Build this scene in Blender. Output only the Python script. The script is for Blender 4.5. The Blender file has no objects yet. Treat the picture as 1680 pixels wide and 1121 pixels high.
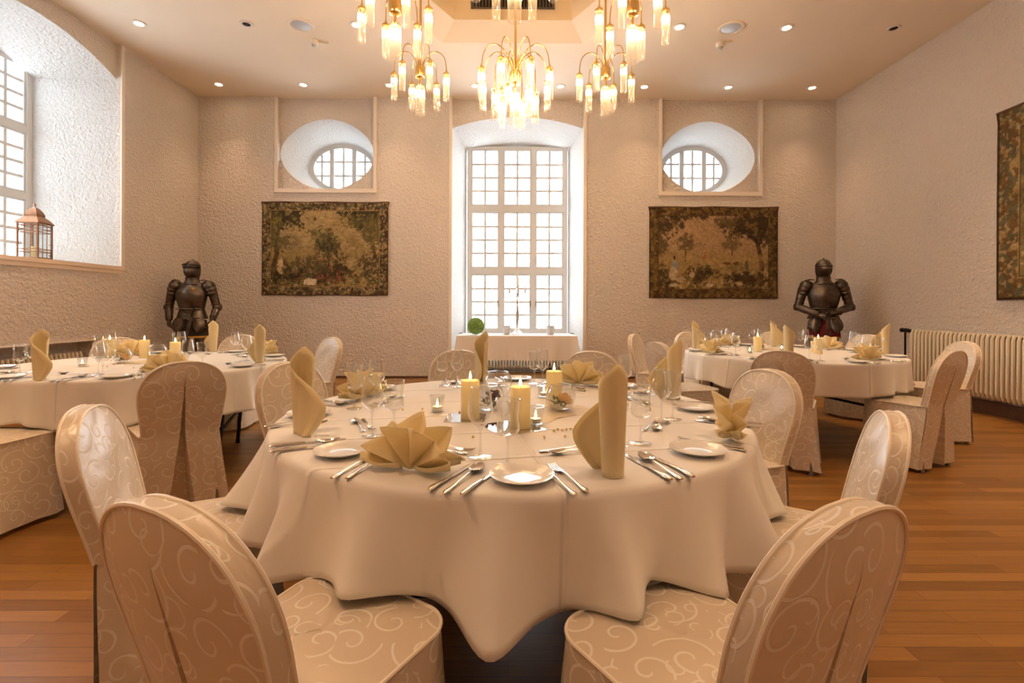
import bpy, math, random
import numpy as np
from mathutils import Vector, Matrix
random.seed(7)
PI=math.pi; R=math.radians
C=bpy.context.scene.collection
sc=bpy.context.scene
sc.view_settings.view_transform='Standard'; sc.view_settings.look='None'
sc.view_settings.gamma=1.0; sc.view_settings.use_curve_mapping=False
sc.view_settings.exposure=0.0
sc.cycles.use_denoising=True
try: sc.cycles.denoiser='OPENIMAGEDENOISE'
except Exception: pass
sc.cycles.max_bounces=9; sc.cycles.diffuse_bounces=4; sc.cycles.glossy_bounces=4
sc.cycles.transmission_bounces=6; sc.cycles.transparent_max_bounces=24
sc.cycles.caustics_reflective=False; sc.cycles.caustics_refractive=False
sc.cycles.sample_clamp_indirect=6.0; sc.cycles.use_light_tree=True
sc.cycles.use_adaptive_sampling=True; sc.cycles.adaptive_threshold=.025; sc.cycles.adaptive_min_samples=16

# ------------------------------------------------------------------ materials
MATS={}
def nt(name):
    m=bpy.data.materials.new(name); m.use_nodes=True
    t=m.node_tree
    for n in list(t.nodes): t.nodes.remove(n)
    o=t.nodes.new('ShaderNodeOutputMaterial')
    return m,t,o
def N(t,typ,ins=None,**kw):
    n=t.nodes.new(typ)
    for k,v in kw.items(): setattr(n,k,v)
    if ins:
        for k,v in ins.items():
            s=n.inputs[k]
            if isinstance(v,bpy.types.NodeSocket): t.links.new(v,s)
            else: s.default_value=v
    return n
def col(c): return (c[0],c[1],c[2],1.0)
def MA(t,op,a,b=0.0,c=0.0):
    n=t.nodes.new('ShaderNodeMath'); n.operation=op
    for i,v in enumerate((a,b,c)):
        if isinstance(v,bpy.types.NodeSocket): t.links.new(v,n.inputs[i])
        else: n.inputs[i].default_value=v
    return n.outputs[0]
def mixc(t,f,a,b,blend='MIX'):
    n=t.nodes.new('ShaderNodeMix'); n.data_type='RGBA'; n.blend_type=blend
    for i,v in ((0,f),(6,a),(7,b)):
        if isinstance(v,bpy.types.NodeSocket): t.links.new(v,n.inputs[i])
        else: n.inputs[i].default_value=v if i==0 else col(v)
    return n.outputs[2]
def ramp(t,f,stops):
    n=t.nodes.new('ShaderNodeValToRGB'); t.links.new(f,n.inputs[0])
    e=n.color_ramp.elements
    while len(e)>1: e.remove(e[-1])
    e[0].position=stops[0][0]; e[0].color=col(stops[0][1])
    for p,c in stops[1:]:
        x=e.new(p); x.color=col(c)
    return n.outputs[0]
def plain(name,c,rough=.5,metal=0.0,spec=.5,noise=0.0,nscale=20.0,bump=0.0,bscale=60.0,sheen=0.0,trans=0.0,emit=None):
    m,t,o=nt(name)
    b=N(t,'ShaderNodeBsdfPrincipled',{'Base Color':col(c),'Roughness':rough,'Metallic':metal,'Specular IOR Level':spec})
    if sheen: b.inputs['Sheen Weight'].default_value=sheen
    tc=N(t,'ShaderNodeTexCoord')
    if noise:
        nz=N(t,'ShaderNodeTexNoise',{'Vector':tc.outputs['Object'],'Scale':nscale,'Detail':4.0})
        r=ramp(t,nz.outputs[0],[(.25,[x*(1-noise) for x in c]),(.75,[min(1,x*(1+noise)) for x in c])])
        t.links.new(r,b.inputs['Base Color'])
    if bump:
        nb=N(t,'ShaderNodeTexNoise',{'Vector':tc.outputs['Object'],'Scale':bscale,'Detail':3.0})
        bp=N(t,'ShaderNodeBump',{'Height':nb.outputs[0],'Strength':bump,'Distance':.01})
        t.links.new(bp.outputs[0],b.inputs['Normal'])
    s=b.outputs[0]
    if trans:
        tr=N(t,'ShaderNodeBsdfTranslucent',{'Color':col(c)})
        mx=N(t,'ShaderNodeMixShader',{0:trans,1:s,2:tr.outputs[0]}); s=mx.outputs[0]
    if emit:
        b.inputs['Emission Color'].default_value=col(emit[0]); b.inputs['Emission Strength'].default_value=emit[1]
    t.links.new(s,o.inputs[0]); MATS[name]=m
    return m
def thin_glass(name,tint=(.97,.98,.98),edge=.9,base=.03,frost=0.0,power=3.0,tcol=(1,1,1)):
    m,t,o=nt(name)
    lw=N(t,'ShaderNodeLayerWeight',{'Blend':.5})
    f=MA(t,'ADD',MA(t,'MULTIPLY',MA(t,'POWER',lw.outputs['Facing'],power),edge),base)
    tr=N(t,'ShaderNodeBsdfTransparent',{'Color':col(tint)})
    gl=N(t,'ShaderNodeBsdfGlossy',{'Color':(1,1,1,1),'Roughness':.03})
    mx=N(t,'ShaderNodeMixShader',{0:f,1:tr.outputs[0],2:gl.outputs[0]})
    s=mx.outputs[0]
    if frost:
        tl=N(t,'ShaderNodeBsdfTranslucent',{'Color':col(tcol)})
        df=N(t,'ShaderNodeBsdfDiffuse',{'Color':col(tcol)})
        ad=N(t,'ShaderNodeMixShader',{0:.5,1:tl.outputs[0],2:df.outputs[0]})
        s=N(t,'ShaderNodeMixShader',{0:frost,1:s,2:ad.outputs[0]}).outputs[0]
    t.links.new(s,o.inputs[0]); MATS[name]=m
    return m
def emitter(name,c,s):
    m,t,o=nt(name)
    e=N(t,'ShaderNodeEmission',{'Color':col(c),'Strength':s})
    t.links.new(e.outputs[0],o.inputs[0]); MATS[name]=m
    return m

def plaster(name,c,c2,scale=26.0,strength=.55,dist=.03):
    m,t,o=nt(name)
    tc=N(t,'ShaderNodeTexCoord')
    n1=N(t,'ShaderNodeTexNoise',{'Vector':tc.outputs['Object'],'Scale':scale,'Detail':5.0,'Roughness':.6,'Distortion':.6})
    n2=N(t,'ShaderNodeTexVoronoi',{'Vector':tc.outputs['Object'],'Scale':scale*1.1})
    h=MA(t,'ADD',n1.outputs[0],MA(t,'MULTIPLY',n2.outputs[0],.35))
    bp=N(t,'ShaderNodeBump',{'Height':h,'Strength':strength,'Distance':dist})
    n3=N(t,'ShaderNodeTexNoise',{'Vector':tc.outputs['Object'],'Scale':.8,'Detail':3.0})
    cc=mixc(t,MA(t,'MULTIPLY',n3.outputs[0],.8),c,c2)
    b=N(t,'ShaderNodeBsdfPrincipled',{'Base Color':cc,'Roughness':.92,'Specular IOR Level':.2,'Normal':bp.outputs[0]})
    t.links.new(b.outputs[0],o.inputs[0]); MATS[name]=m
    return m
plaster('plaster',(.76,.695,.64),(.70,.63,.575),scale=25,strength=.8,dist=.045)
plaster('plaster_reveal',(.72,.72,.715),(.66,.66,.655),scale=28,strength=.65,dist=.035)
plain('ceiling_paint',(.84,.735,.60),.9,spec=.2,noise=.02,nscale=1.2)
plain('coffer_paint',(.84,.70,.50),.7,noise=.02,nscale=1.5)
plain('trim_paint',(.80,.72,.64),.6)
plain('sill_paint',(.80,.66,.53),.5)
plain('window_paint',(.66,.67,.67),.5)
plain('brass',(.83,.58,.22),.25,1.0)
plain('piping_satin',(.92,.83,.69),.4,sheen=.1)
plain('brass_dark',(.55,.38,.14),.3,1.0)
plain('steel',(.80,.78,.75),.13,1.0)
plain('silver',(.82,.82,.82),.2,1.0)
plain('porcelain',(.88,.87,.85),.12,spec=.6)
plain('wax',(.99,.89,.62),.45,trans=.45,spec=.3)
plain('wax_white',(.93,.92,.88),.5,trans=.2)
plain('wick',(.05,.04,.03),.9)
plain('napkin_cloth',(1.0,.885,.59),.85,trans=.33,spec=.15,bump=.05,bscale=500,sheen=.1)
plain('radiator_enamel',(.80,.72,.56),.4)
plain('black_metal',(.02,.02,.022),.4,.6)
plain('dark_void',(.015,.012,.01),.9)
plain('copper',(.36,.18,.10),.4,.85,noise=.25,nscale=30)
plain('armour_steel',(.125,.10,.08),.40,.95,noise=.35,nscale=14,bump=.15,bscale=25)
plain('armour_dark',(.05,.04,.035),.45,.9,noise=.3,nscale=20)
plain('black_cloth',(.02,.016,.014),.9)
plain('red_cloth',(.16,.015,.02),.9)
plain('gold_trim',(.55,.30,.06),.5,.4)
plain('white_plastic',(.80,.74,.66),.5)
plain('grille_dark',(.10,.085,.07),.7)
plain('leg_grey',(.25,.24,.23),.4,.7)
plain('wood_dark',(.10,.045,.02),.55,noise=.3,nscale=9)
plain('rose_petal',(.95,.66,.28),.7,trans=.3)
plain('white_petal',(.92,.88,.80),.6,trans=.3)
plain('leaf_green',(.09,.14,.05),.6)
plain('moss',(.36,.56,.20),.9)
plain('berry',(.14,.03,.04),.35)
plain('bead_gold',(.88,.66,.36),.3,spec=.6)
plain('pot_grey',(.55,.56,.57),.4,.5)
plain('organza',(.93,.80,.58),.6,trans=.3)
plain('mirror_glass',(.85,.86,.86),.02,1.0)
thin_glass('drink_glass',tint=(.95,.96,.96),edge=.95,base=.075,power=1.7)
thin_glass('pane_glass',tint=(.97,.985,.985),edge=.6,base=.03)
thin_glass('bowl_glass',tint=(.94,.95,.95),edge=.9,base=.08,power=1.8)
thin_glass('crystal',tint=(.96,.94,.90),edge=.5,base=.05,frost=.085,tcol=(1,.93,.82))
emitter('bulb_glow',(1.0,.65,.35),150.0)
emitter('flame_glow',(1.0,.60,.18),34.0)
emitter('downlight_glow',(1.0,.78,.50),26.0)

def damask():
    m,t,o=nt('damask')
    uv=N(t,'ShaderNodeUVMap')
    wob=N(t,'ShaderNodeTexNoise',{'Vector':uv.outputs[0],'Scale':5.0,'Detail':0.0})
    off=N(t,'ShaderNodeVectorMath',{0:wob.outputs['Color'],1:(.5,.5,.5)},operation='SUBTRACT')
    off=N(t,'ShaderNodeVectorMath',{0:off.outputs[0],'Scale':.03},operation='SCALE')
    p=N(t,'ShaderNodeVectorMath',{0:uv.outputs[0],1:off.outputs[0]},operation='ADD')
    tot=None
    for sc_,RR,sh in ((9.6,.068,(0,0,0)),(17.0,.036,(.37,.81,0))):
        q=N(t,'ShaderNodeVectorMath',{0:p.outputs[0],1:sh},operation='ADD')
        vo=N(t,'ShaderNodeTexVoronoi',{'Vector':q.outputs[0],'Scale':sc_,'Randomness':.65},voronoi_dimensions='2D')
        d=N(t,'ShaderNodeVectorMath',{0:q.outputs[0],1:vo.outputs['Position']},operation='SUBTRACT')
        sx=N(t,'ShaderNodeSeparateXYZ',{0:d.outputs[0]})
        cs=N(t,'ShaderNodeSeparateColor',{0:vo.outputs['Color']})
        sgn=MA(t,'SUBTRACT',MA(t,'MULTIPLY',MA(t,'GREATER_THAN',cs.outputs[0],.5),2.0),1.0)
        r=MA(t,'SQRT',MA(t,'ADD',MA(t,'MULTIPLY',sx.outputs[0],sx.outputs[0]),MA(t,'MULTIPLY',sx.outputs[1],sx.outputs[1])))
        th=MA(t,'DIVIDE',MA(t,'ARCTAN2',sx.outputs[1],sx.outputs[0]),2*PI)
        rr=MA(t,'POWER',MA(t,'DIVIDE',r,RR),.75)
        s=MA(t,'ADD',MA(t,'MULTIPLY',rr,1.7 if RR>.05 else 1.1),MA(t,'ADD',MA(t,'MULTIPLY',th,sgn),cs.outputs[1]))
        fr_=MA(t,'ABSOLUTE',MA(t,'SUBTRACT',MA(t,'FRACT',s),.5))
        # keep the line about 3 mm wide: width in turns shrinks outward
        wid=MA(t,'ADD',MA(t,'MULTIPLY',r,-.5 if RR>.05 else -1.2),.105)
        ln=N(t,'ShaderNodeMapRange',{0:fr_,1:wid,2:MA(t,'ADD',wid,-.035),3:0.0,4:1.0},clamp=True).outputs[0]
        # only part of the outermost turn is drawn, so scrolls end as tendrils
        msk=MA(t,'MULTIPLY',MA(t,'LESS_THAN',r,RR*1.06),MA(t,'GREATER_THAN',r,.006))
        if RR<.05: msk=MA(t,'MULTIPLY',msk,MA(t,'GREATER_THAN',cs.outputs[2],.78))
        ln=MA(t,'MULTIPLY',ln,msk)
        tot=ln if tot is None else MA(t,'MAXIMUM',tot,ln)
    lin=N(t,'ShaderNodeTexNoise',{'Vector':uv.outputs[0],'Scale':9.0,'Detail':3.0})
    base=mixc(t,tot,(.76,.645,.50),(.94,.87,.76))
    rough=MA(t,'ADD',MA(t,'MULTIPLY',tot,.22),.31)
    bp=N(t,'ShaderNodeBump',{'Height':MA(t,'ADD',MA(t,'MULTIPLY',tot,.12),MA(t,'MULTIPLY',lin.outputs[0],1.0)),'Strength':.35,'Distance':.02})
    b=N(t,'ShaderNodeBsdfPrincipled',{'Base Color':base,'Roughness':rough,'Specular IOR Level':.6,'Normal':bp.outputs[0],'Sheen Weight':.15})
    tr=N(t,'ShaderNodeBsdfTranslucent',{'Color':base})
    mx=N(t,'ShaderNodeMixShader',{0:.06,1:b.outputs[0],2:tr.outputs[0]})
    t.links.new(mx.outputs[0],o.inputs[0]); MATS['damask']=m
damask()

def linen(name,c,dirdeg=11.0,lines=(-.62,-.33,-.05,.24,.55),creases=True):
    m,t,o=nt(name)
    tc=N(t,'ShaderNodeTexCoord')
    sx=N(t,'ShaderNodeSeparateXYZ',{0:tc.outputs['Object']})
    a=R(dirdeg)
    w=MA(t,'ADD',MA(t,'MULTIPLY',sx.outputs[0],-math.sin(a)),MA(t,'MULTIPLY',sx.outputs[1],math.cos(a)))
    v=MA(t,'ADD',MA(t,'MULTIPLY',sx.outputs[0],math.cos(a)),MA(t,'MULTIPLY',sx.outputs[1],math.sin(a)))
    h=None
    for i,l in enumerate(lines):
        for src,ll in ((w,l),) + (((v,l*1.1),) if i==2 else ()):
            g=MA(t,'EXPONENT',MA(t,'MULTIPLY',MA(t,'POWER',MA(t,'DIVIDE',MA(t,'ABSOLUTE',MA(t,'SUBTRACT',src,ll)),.007),2.0),-1.0))
            h=g if h is None else MA(t,'ADD',h,g)
    nz=N(t,'ShaderNodeTexNoise',{'Vector':tc.outputs['Object'],'Scale':3.5,'Detail':2.0})
    hh=MA(t,'ADD',MA(t,'MULTIPLY',h,.62),MA(t,'MULTIPLY',nz.outputs[0],1.0))
    bp=N(t,'ShaderNodeBump',{'Height':hh,'Strength':.7,'Distance':.012})
    b=N(t,'ShaderNodeBsdfPrincipled',{'Base Color':col(c),'Roughness':.75,'Specular IOR Level':.25,'Sheen Weight':.1,'Normal':bp.outputs[0]})
    tr=N(t,'ShaderNodeBsdfTranslucent',{'Color':col(c)})
    mx=N(t,'ShaderNodeMixShader',{0:.10,1:b.outputs[0],2:tr.outputs[0]})
    t.links.new(mx.outputs[0],o.inputs[0]); MATS[name]=m
linen('linen',(.945,.91,.86))
linen('linen_buffet',(.88,.84,.80),0.0,(0.0,.6))

def parquet():
    m,t,o=nt('parquet')
    tc=N(t,'ShaderNodeTexCoord')
    br=N(t,'ShaderNodeTexBrick',{'Vector':tc.outputs['Object'],'Scale':1.0,'Color1':(0,0,0,1),'Color2':(1,1,1,1),'Mortar':(.5,.5,.5,1),
        'Mortar Size':.0012,'Mortar Smooth':.2,'Bias':0.0,'Brick Width':.85,'Row Height':.068},offset=.37,offset_frequency=2)
    st=N(t,'ShaderNodeMapping',{'Vector':tc.outputs['Object'],'Scale':(1.6,26.0,1.0)})
    g=N(t,'ShaderNodeTexNoise',{'Vector':st.outputs[0],'Scale':3.0,'Detail':6.0,'Roughness':.65,'Distortion':.5})
    big=N(t,'ShaderNodeTexNoise',{'Vector':tc.outputs['Object'],'Scale':.7,'Detail':2.0})
    bw=N(t,'ShaderNodeRGBToBW',{0:br.outputs['Color']}).outputs[0]
    f=MA(t,'ADD',MA(t,'MULTIPLY',bw,.42),MA(t,'MULTIPLY',g.outputs[0],.62))
    c=ramp(t,f,[(.15,(.16,.067,.012)),(.45,(.26,.116,.023)),(.70,(.345,.162,.036)),(.95,(.44,.217,.056))])
    c=mixc(t,br.outputs['Fac'],c,(.12,.045,.015))
    bp=N(t,'ShaderNodeBump',{'Height':MA(t,'SUBTRACT',MA(t,'MULTIPLY',g.outputs[0],.15),br.outputs['Fac']),'Strength':.25,'Distance':.003})
    b=N(t,'ShaderNodeBsdfPrincipled',{'Base Color':c,'Roughness':MA(t,'ADD',MA(t,'MULTIPLY',g.outputs[0],.15),.30),'Specular IOR Level':.45,'Normal':bp.outputs[0]})
    t.links.new(b.outputs[0],o.inputs[0]); MATS['parquet']=m
parquet()
def woven():
    m,t,o=nt('woven_picture')
    at=N(t,'ShaderNodeVertexColor',layer_name='weave')
    tc=N(t,'ShaderNodeTexCoord')
    n=N(t,'ShaderNodeTexNoise',{'Vector':tc.outputs['Object'],'Scale':220.0,'Detail':1.0})
    c=mixc(t,.35,at.outputs[0],n.outputs[0],'OVERLAY')
    bp=N(t,'ShaderNodeBump',{'Height':n.outputs[0],'Strength':.3,'Distance':.003})
    b=N(t,'ShaderNodeBsdfPrincipled',{'Base Color':c,'Roughness':.95,'Specular IOR Level':.1,'Normal':bp.outputs[0]})
    t.links.new(b.outputs[0],o.inputs[0]); MATS['woven_picture']=m
woven()

# ------------------------------------------------------------------ mesh builder
class MB:
    def __init__(s): s.v=[]; s.f=[]; s.uv=None
    def add(s,vs,fs,uvs=None):
        b=len(s.v); s.v+= [tuple(p) for p in vs]; s.f+=[tuple(i+b for i in f) for f in fs]
        if uvs is not None or s.uv is not None:
            if s.uv is None: s.uv=[(0,0)]*b
            s.uv+= list(uvs) if uvs is not None else [(0,0)]*len(vs)
        return s
    def box(s,x0,x1,y0,y1,z0,z1):
        vs=[(x,y,z) for z in (z0,z1) for y in (y0,y1) for x in (x0,x1)]
        return s.add(vs,[(0,2,3,1),(4,5,7,6),(0,1,5,4),(2,6,7,3),(0,4,6,2),(1,3,7,5)])
    def bar(s,a,b,w,h,up=(0,0,1)):
        a=Vector(a);b=Vector(b);d=(b-a).normalized();u=Vector(up)
        if abs(d.dot(u))>.98: u=Vector((0,1,0))
        x=d.cross(u).normalized()*(w/2);z=x.cross(d).normalized()*(h/2)
        vs=[p+i*x+j*z for p in (a,b) for i,j in ((-1,-1),(1,-1),(1,1),(-1,1))]
        return s.add(vs,[(0,1,2,3),(7,6,5,4),(0,4,5,1),(1,5,6,2),(2,6,7,3),(3,7,4,0)])
    def grid(s,rows,closed=False,uvs=None,cap0=False,cap1=False):
        n=len(rows[0]);vs=[p for r in rows for p in r];fs=[]
        for i in range(len(rows)-1):
            for j in range(n if closed else n-1):
                k=(j+1)%n
                fs.append((i*n+j,i*n+k,(i+1)*n+k,(i+1)*n+j))
        if cap0: fs.append(tuple(reversed(range(n))))
        if cap1: fs.append(tuple((len(rows)-1)*n+j for j in range(n)))
        u=None
        if uvs is not None: u=[p for r in uvs for p in r]
        return s.add(vs,fs,u)
    def lathe(s,prof,seg=20,c=(0,0,0),mod=None,cap0=False,cap1=False,sx=1,sy=1):
        rows=[]
        for r,z in prof:
            row=[]
            for j in range(seg):
                a=2*PI*j/seg; q=r*(mod(a,z) if mod else 1)
                row.append((c[0]+q*math.cos(a)*sx,c[1]+q*math.sin(a)*sy,c[2]+z))
            rows.append(row)
        return s.grid(rows,True,None,cap0,cap1)
    def tube(s,pts,rad,seg=8,caps=True,flat=1.0):
        pts=[Vector(p) for p in pts];rows=[];n=len(pts)
        rs=rad if isinstance(rad,(list,tuple)) else [rad]*n
        t0=(pts[1]-pts[0]).normalized();u=Vector((0,0,1)) if abs(t0.z)<.9 else Vector((1,0,0))
        x=t0.cross(u).normalized()
        for i,p in enumerate(pts):
            t=(pts[min(i+1,n-1)]-pts[max(i-1,0)]).normalized()
            x=(x-t*x.dot(t)).normalized();y=t.cross(x)
            rows.append([tuple(p+(x*math.cos(2*PI*k/seg)+y*math.sin(2*PI*k/seg)*flat)*rs[i]) for k in range(seg)])
        return s.grid(rows,True,None,caps,caps)
    def ell(s,c,rx,ry,rz,seg=16,rings=10,rot=None):
        rows=[]
        for i in range(rings+1):
            a=PI*(i/rings)-PI/2; a=max(-PI/2+.02,min(PI/2-.02,a)); row=[]
            for j in range(seg):
                b=2*PI*j/seg
                p=Vector((rx*math.cos(a)*math.cos(b),ry*math.cos(a)*math.sin(b),rz*math.sin(a)))
                if rot: p=rot@p
                row.append((p.x+c[0],p.y+c[1],p.z+c[2]))
            rows.append(row)
        return s.grid(rows,True,None,True,True)
    def xf(s,m,i0=0):
        for i in range(i0,len(s.v)): s.v[i]=tuple(m@Vector(s.v[i]))
        return s
    def merge(s,o): return s.add(o.v,o.f,o.uv)
    def mesh(s,name,mat,smooth=True,ang=42):
        me=bpy.data.meshes.new(name); me.from_pydata(s.v,[],s.f); me.update()
        if s.uv is not None:
            l=me.uv_layers.new(name='UVMap')
            idx=np.empty(len(me.loops),dtype=np.int32); me.loops.foreach_get('vertex_index',idx)
            l.data.foreach_set('uv',np.array(s.uv,dtype=np.float32)[idx].ravel())
        if smooth:
            me.shade_smooth(); me.set_sharp_from_angle(angle=R(ang))
        me.materials.append(MATS[mat])
        return me
    def build(s,name,mat,parent=None,smooth=True,ang=42,loc=None):
        o=bpy.data.objects.new(name,s.mesh(name,mat,smooth,ang)); C.objects.link(o)
        if parent is not None: o.parent=parent
        if loc is not None: o.location=loc
        return o
def tag(o,label,cat,group=None,kind=None):
    o['label']=label; o['category']=cat
    if group: o['group']=group
    if kind: o['kind']=kind
    return o
def struct(o): o['kind']='structure'; return o
def empty(name,loc=(0,0,0),rz=0.0):
    o=bpy.data.objects.new(name,None); C.objects.link(o); o.empty_display_size=.1
    o.location=loc; o.rotation_euler=(0,0,rz); return o
def thing(name,label,cat,loc=(0,0,0),rz=0.0,group=None): return tag(empty(name,loc,rz),label,cat,group)
def place(name,spec,loc,rz,label,cat,group=None,rot=None,scale=1.0):
    """spec: a mesh (thing of one piece) or a list of (part name, mesh, [sub-parts])"""
    if isinstance(spec,bpy.types.Mesh):
        o=bpy.data.objects.new(name,spec); C.objects.link(o); o.location=loc; o.rotation_euler=(0,0,rz)
        tag(o,label,cat,group)
    else:
        o=thing(name,label,cat,loc,rz,group)
        def kids(par,lst):
            for it in lst:
                c=bpy.data.objects.new(it[0],it[1]); C.objects.link(c); c.parent=par
                if len(it)>2: kids(c,it[2])
        kids(o,spec)
    if rot: o.rotation_euler=rot
    if scale!=1.0: o.scale=(scale,)*3
    return o
def prism(mb,poly,z0,z1):
    n=len(poly)
    mb.add([(x,y,z0) for x,y in poly]+[(x,y,z1) for x,y in poly],[tuple(reversed(range(n))),tuple(range(n,2*n))]+[(i,(i+1)%n,n+(i+1)%n,n+i) for i in range(n)])
    return mb
def lerp(a,b,t): return a+(b-a)*t
def interp(x,xs,ys): return float(np.interp(x,xs,ys))
def sstep(a,b,x):
    t=max(0,min(1,(x-a)/(b-a))); return t*t*(3-2*t)
# ------------------------------------------------------------------ room shell
XL,XR,YB,YF,ZC=-5.1,5.37,8.0,-4.0,4.6
def ray_poly(c,a,poly):
    dx,dy=math.cos(a),math.sin(a);best=None;n=len(poly)
    for i in range(n):
        (x1,y1),(x2,y2)=poly[i],poly[(i+1)%n]
        ex,ey=x2-x1,y2-y1;den=dx*ey-dy*ex
        if abs(den)<1e-12: continue
        t=((x1-c[0])*ey-(y1-c[1])*ex)/den;u=((x1-c[0])*dy-(y1-c[1])*dx)/den
        if t>1e-9 and -1e-6<=u<=1+1e-6 and (best is None or t<best): best=t
    return (c[0]+dx*best,c[1]+dy*best)
def hole_panel(c,inner,outer,n=72):
    A=set(round(2*PI*i/n,9) for i in range(n))
    for P in (inner,outer):
        if len(P)<20:
            for x,y in P: A.add(round(math.atan2(y-c[1],x-c[0])%(2*PI),9))
    A=sorted(A);o=[]
    return [(ray_poly(c,a,inner),ray_poly(c,a,outer)) for a in A]
def superell(cx,cz,a,b,e,n=64):
    o=[]
    for i in range(n):
        t=2*PI*i/n;cs,sn=math.cos(t),math.sin(t)
        o.append((cx+a*math.copysign(abs(cs)**(2/e),cs),cz+b*math.copysign(abs(sn)**(2/e),sn)))
    return o
def arch(x0,x1,zb,zs,zt,n=24):
    cx=(x0+x1)/2;w=(x1-x0)/2;h=zt-zs;rad=(w*w+h*h)/(2*h);cz=zt-rad;a0=math.asin(w/rad)
    return [(x0,zb)]+[(cx+rad*math.sin(lerp(-a0,a0,i/n)),cz+rad*math.cos(lerp(-a0,a0,i/n))) for i in range(n+1)]+[(x1,zb)]
def quadset(mb,rects,f):
    for (a0,a1,b0,b1) in rects:
        na=max(1,int((a1-a0)/.8));nb=max(1,int((b1-b0)/.8))
        rows=[[f(lerp(a0,a1,i/na),lerp(b0,b1,j/nb)) for i in range(na+1)] for j in range(nb+1)]
        mb.grid(rows)
fl=MB();fl.box(XL-.3,XR+.1,YF-.1,9.0,-.12,0.0)
struct(fl.build('floor','parquet',smooth=False))
# back wall: front face with three sunken bays
bays=[(-3.79,-2.235,3.095),(-.945,1.205,0.0),(2.495,4.095,3.075)]
wb=MB();fb=lambda x,z:(x,YB,z)
xs=[XL]+[v for b in bays for v in b[:2]]+[XR]
for i in range(0,len(xs),2): quadset(wb,[(xs[i],xs[i+1],0,ZC)],fb)
for x0,x1,zb in bays:
    if zb>0: quadset(wb,[(x0,x1,0,zb)],fb)
RD=.06
for x0,x1,zb in bays:
    for x in (x0,x1): wb.add([(x,YB,zb),(x,YB+RD,zb),(x,YB+RD,ZC),(x,YB,ZC)],[(0,1,2,3)])
    if zb>0: wb.add([(x0,YB,zb),(x1,YB,zb),(x1,YB+RD,zb),(x0,YB+RD,zb)],[(0,1,2,3)])
ovals=[((-3.01,3.675,.775,.585),(-2.99,3.64,.575,.415)),((3.275,3.655,.785,.60),(3.29,3.63,.58,.42))]
for (x0,x1,zb),((cx,cz,a,b),bk) in zip((bays[0],bays[2]),ovals):
    inner=superell(cx,cz,a,b,1.82)
    inner=[(min(max(x,x0+.002),x1-.002),max(z,zb+.002)) for x,z in inner]
    pr=hole_panel((cx,cz),inner,[(x0,zb),(x1,zb),(x1,ZC),(x0,ZC)])
    wb.grid([[(p[0],YB+RD,p[1]) for p,q in pr+pr[:1]],[(q[0],YB+RD,q[1]) for p,q in pr+pr[:1]]])
AF=arch(-.946,1.206,0.0,4.125,4.31)
wb.grid([[(x,YB+RD,z) for x,z in AF[1:-1]],[(x,YB+RD,ZC) for x,z in AF[1:-1]]])
wall_back=struct(wb.build('wall_back','plaster',smooth=False))
YW=8.8
rv=MB()
AB=arch(-.775,1.045,0.0,3.99,4.06)
rows=[]
for k in range(9):
    t=k/8
    rows.append([(lerp(p[0],q[0],t),lerp(YB+RD,YW+.05,t),lerp(p[1],q[1],t)) for p,q in zip(AF,AB)])
rv.grid(rows)
rv.build('window_reveal','plaster_reveal',wall_back)
pr_=MB();pr_.box(-.80,1.07,YW-.06,YW+.12,0.0,.70)
pr_.build('parapet','plaster_reveal',wall_back,smooth=False)
for (x0,x1,zb),((cx,cz,a,b),(bx,bz,ba,bb)) in zip((bays[0],bays[2]),ovals):
    rv=MB();P=superell(cx,cz,a,b,1.82);P=[(min(max(x,x0+.002),x1-.002),max(z,zb+.002)) for x,z in P];Q=superell(bx,bz,ba,bb,2.0)
    rows=[]
    for k in range(11):
        t=k/10
        rows.append([(lerp(p[0],q[0],t),lerp(YB+RD,YW+.05,t),lerp(p[1],q[1],t)) for p,q in zip(P,Q)])
    rv.grid(rows,True)
    rv.build('window_reveal','plaster_reveal',wall_back)
# left wall
wl=MB();fL=lambda y,z:(XL,y,z)
WL0,WL1,WZ=4.30,6.405,1.675;NL0,NL1,NZ=4.35,6.03,.752
quadset(wl,[(YF,8.0,NZ,WZ),(YF,NL0,0,NZ),(NL1,8.0,0,NZ),(YF,WL0,WZ,ZC),(WL1,8.0,WZ,ZC)],fL)
RL=.05;XP=XL-RL
for y in (WL0,WL1): wl.add([(XL,y,WZ),(XP,y,WZ),(XP,y,ZC),(XL,y,ZC)],[(0,1,2,3)])
for y in (NL0,NL1): wl.add([(XL,y,0),(XL-.22,y,0),(XL-.22,y,NZ),(XL,y,NZ)],[(0,1,2,3)])
wl.add([(XL-.22,NL0,0),(XL-.22,NL1,0),(XL-.22,NL1,NZ),(XL-.22,NL0,NZ)],[(0,1,2,3)])
wl.add([(XL-.22,NL0,NZ),(XL-.22,NL1,NZ),(XL,NL1,NZ),(XL,NL0,NZ)],[(0,1,2,3)])
LF=arch(WL0-.001,WL1+.001,WZ,4.13,4.37)
wl.grid([[(XP,y,z) for y,z in LF[1:-1]],[(XP,y,ZC) for y,z in LF[1:-1]]])
wall_left=struct(wl.build('wall_left','plaster',smooth=False))
XW=-6.1
LB=arch(4.52,6.19,WZ+.02,4.05,4.24)
rv=MB();rows=[]
for k in range(9):
    t=k/8
    rows.append([(lerp(XP,XW-.05,t),lerp(p[0],q[0],t),lerp(p[1],q[1],t)) for p,q in zip(LF,LB)])
rv.grid(rows);rv.build('window_reveal','plaster_reveal',wall_left)
sl=MB();sl.add([(XP-.0,WL0,WZ),(XP,WL1,WZ),(XW-.05,6.19,WZ+.02),(XW-.05,4.52,WZ+.02)],[(0,1,2,3)])
sl.box(XL-.06,XL+.025,WL0-.05,WL1+.045,WZ-.035,WZ+.012)
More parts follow.
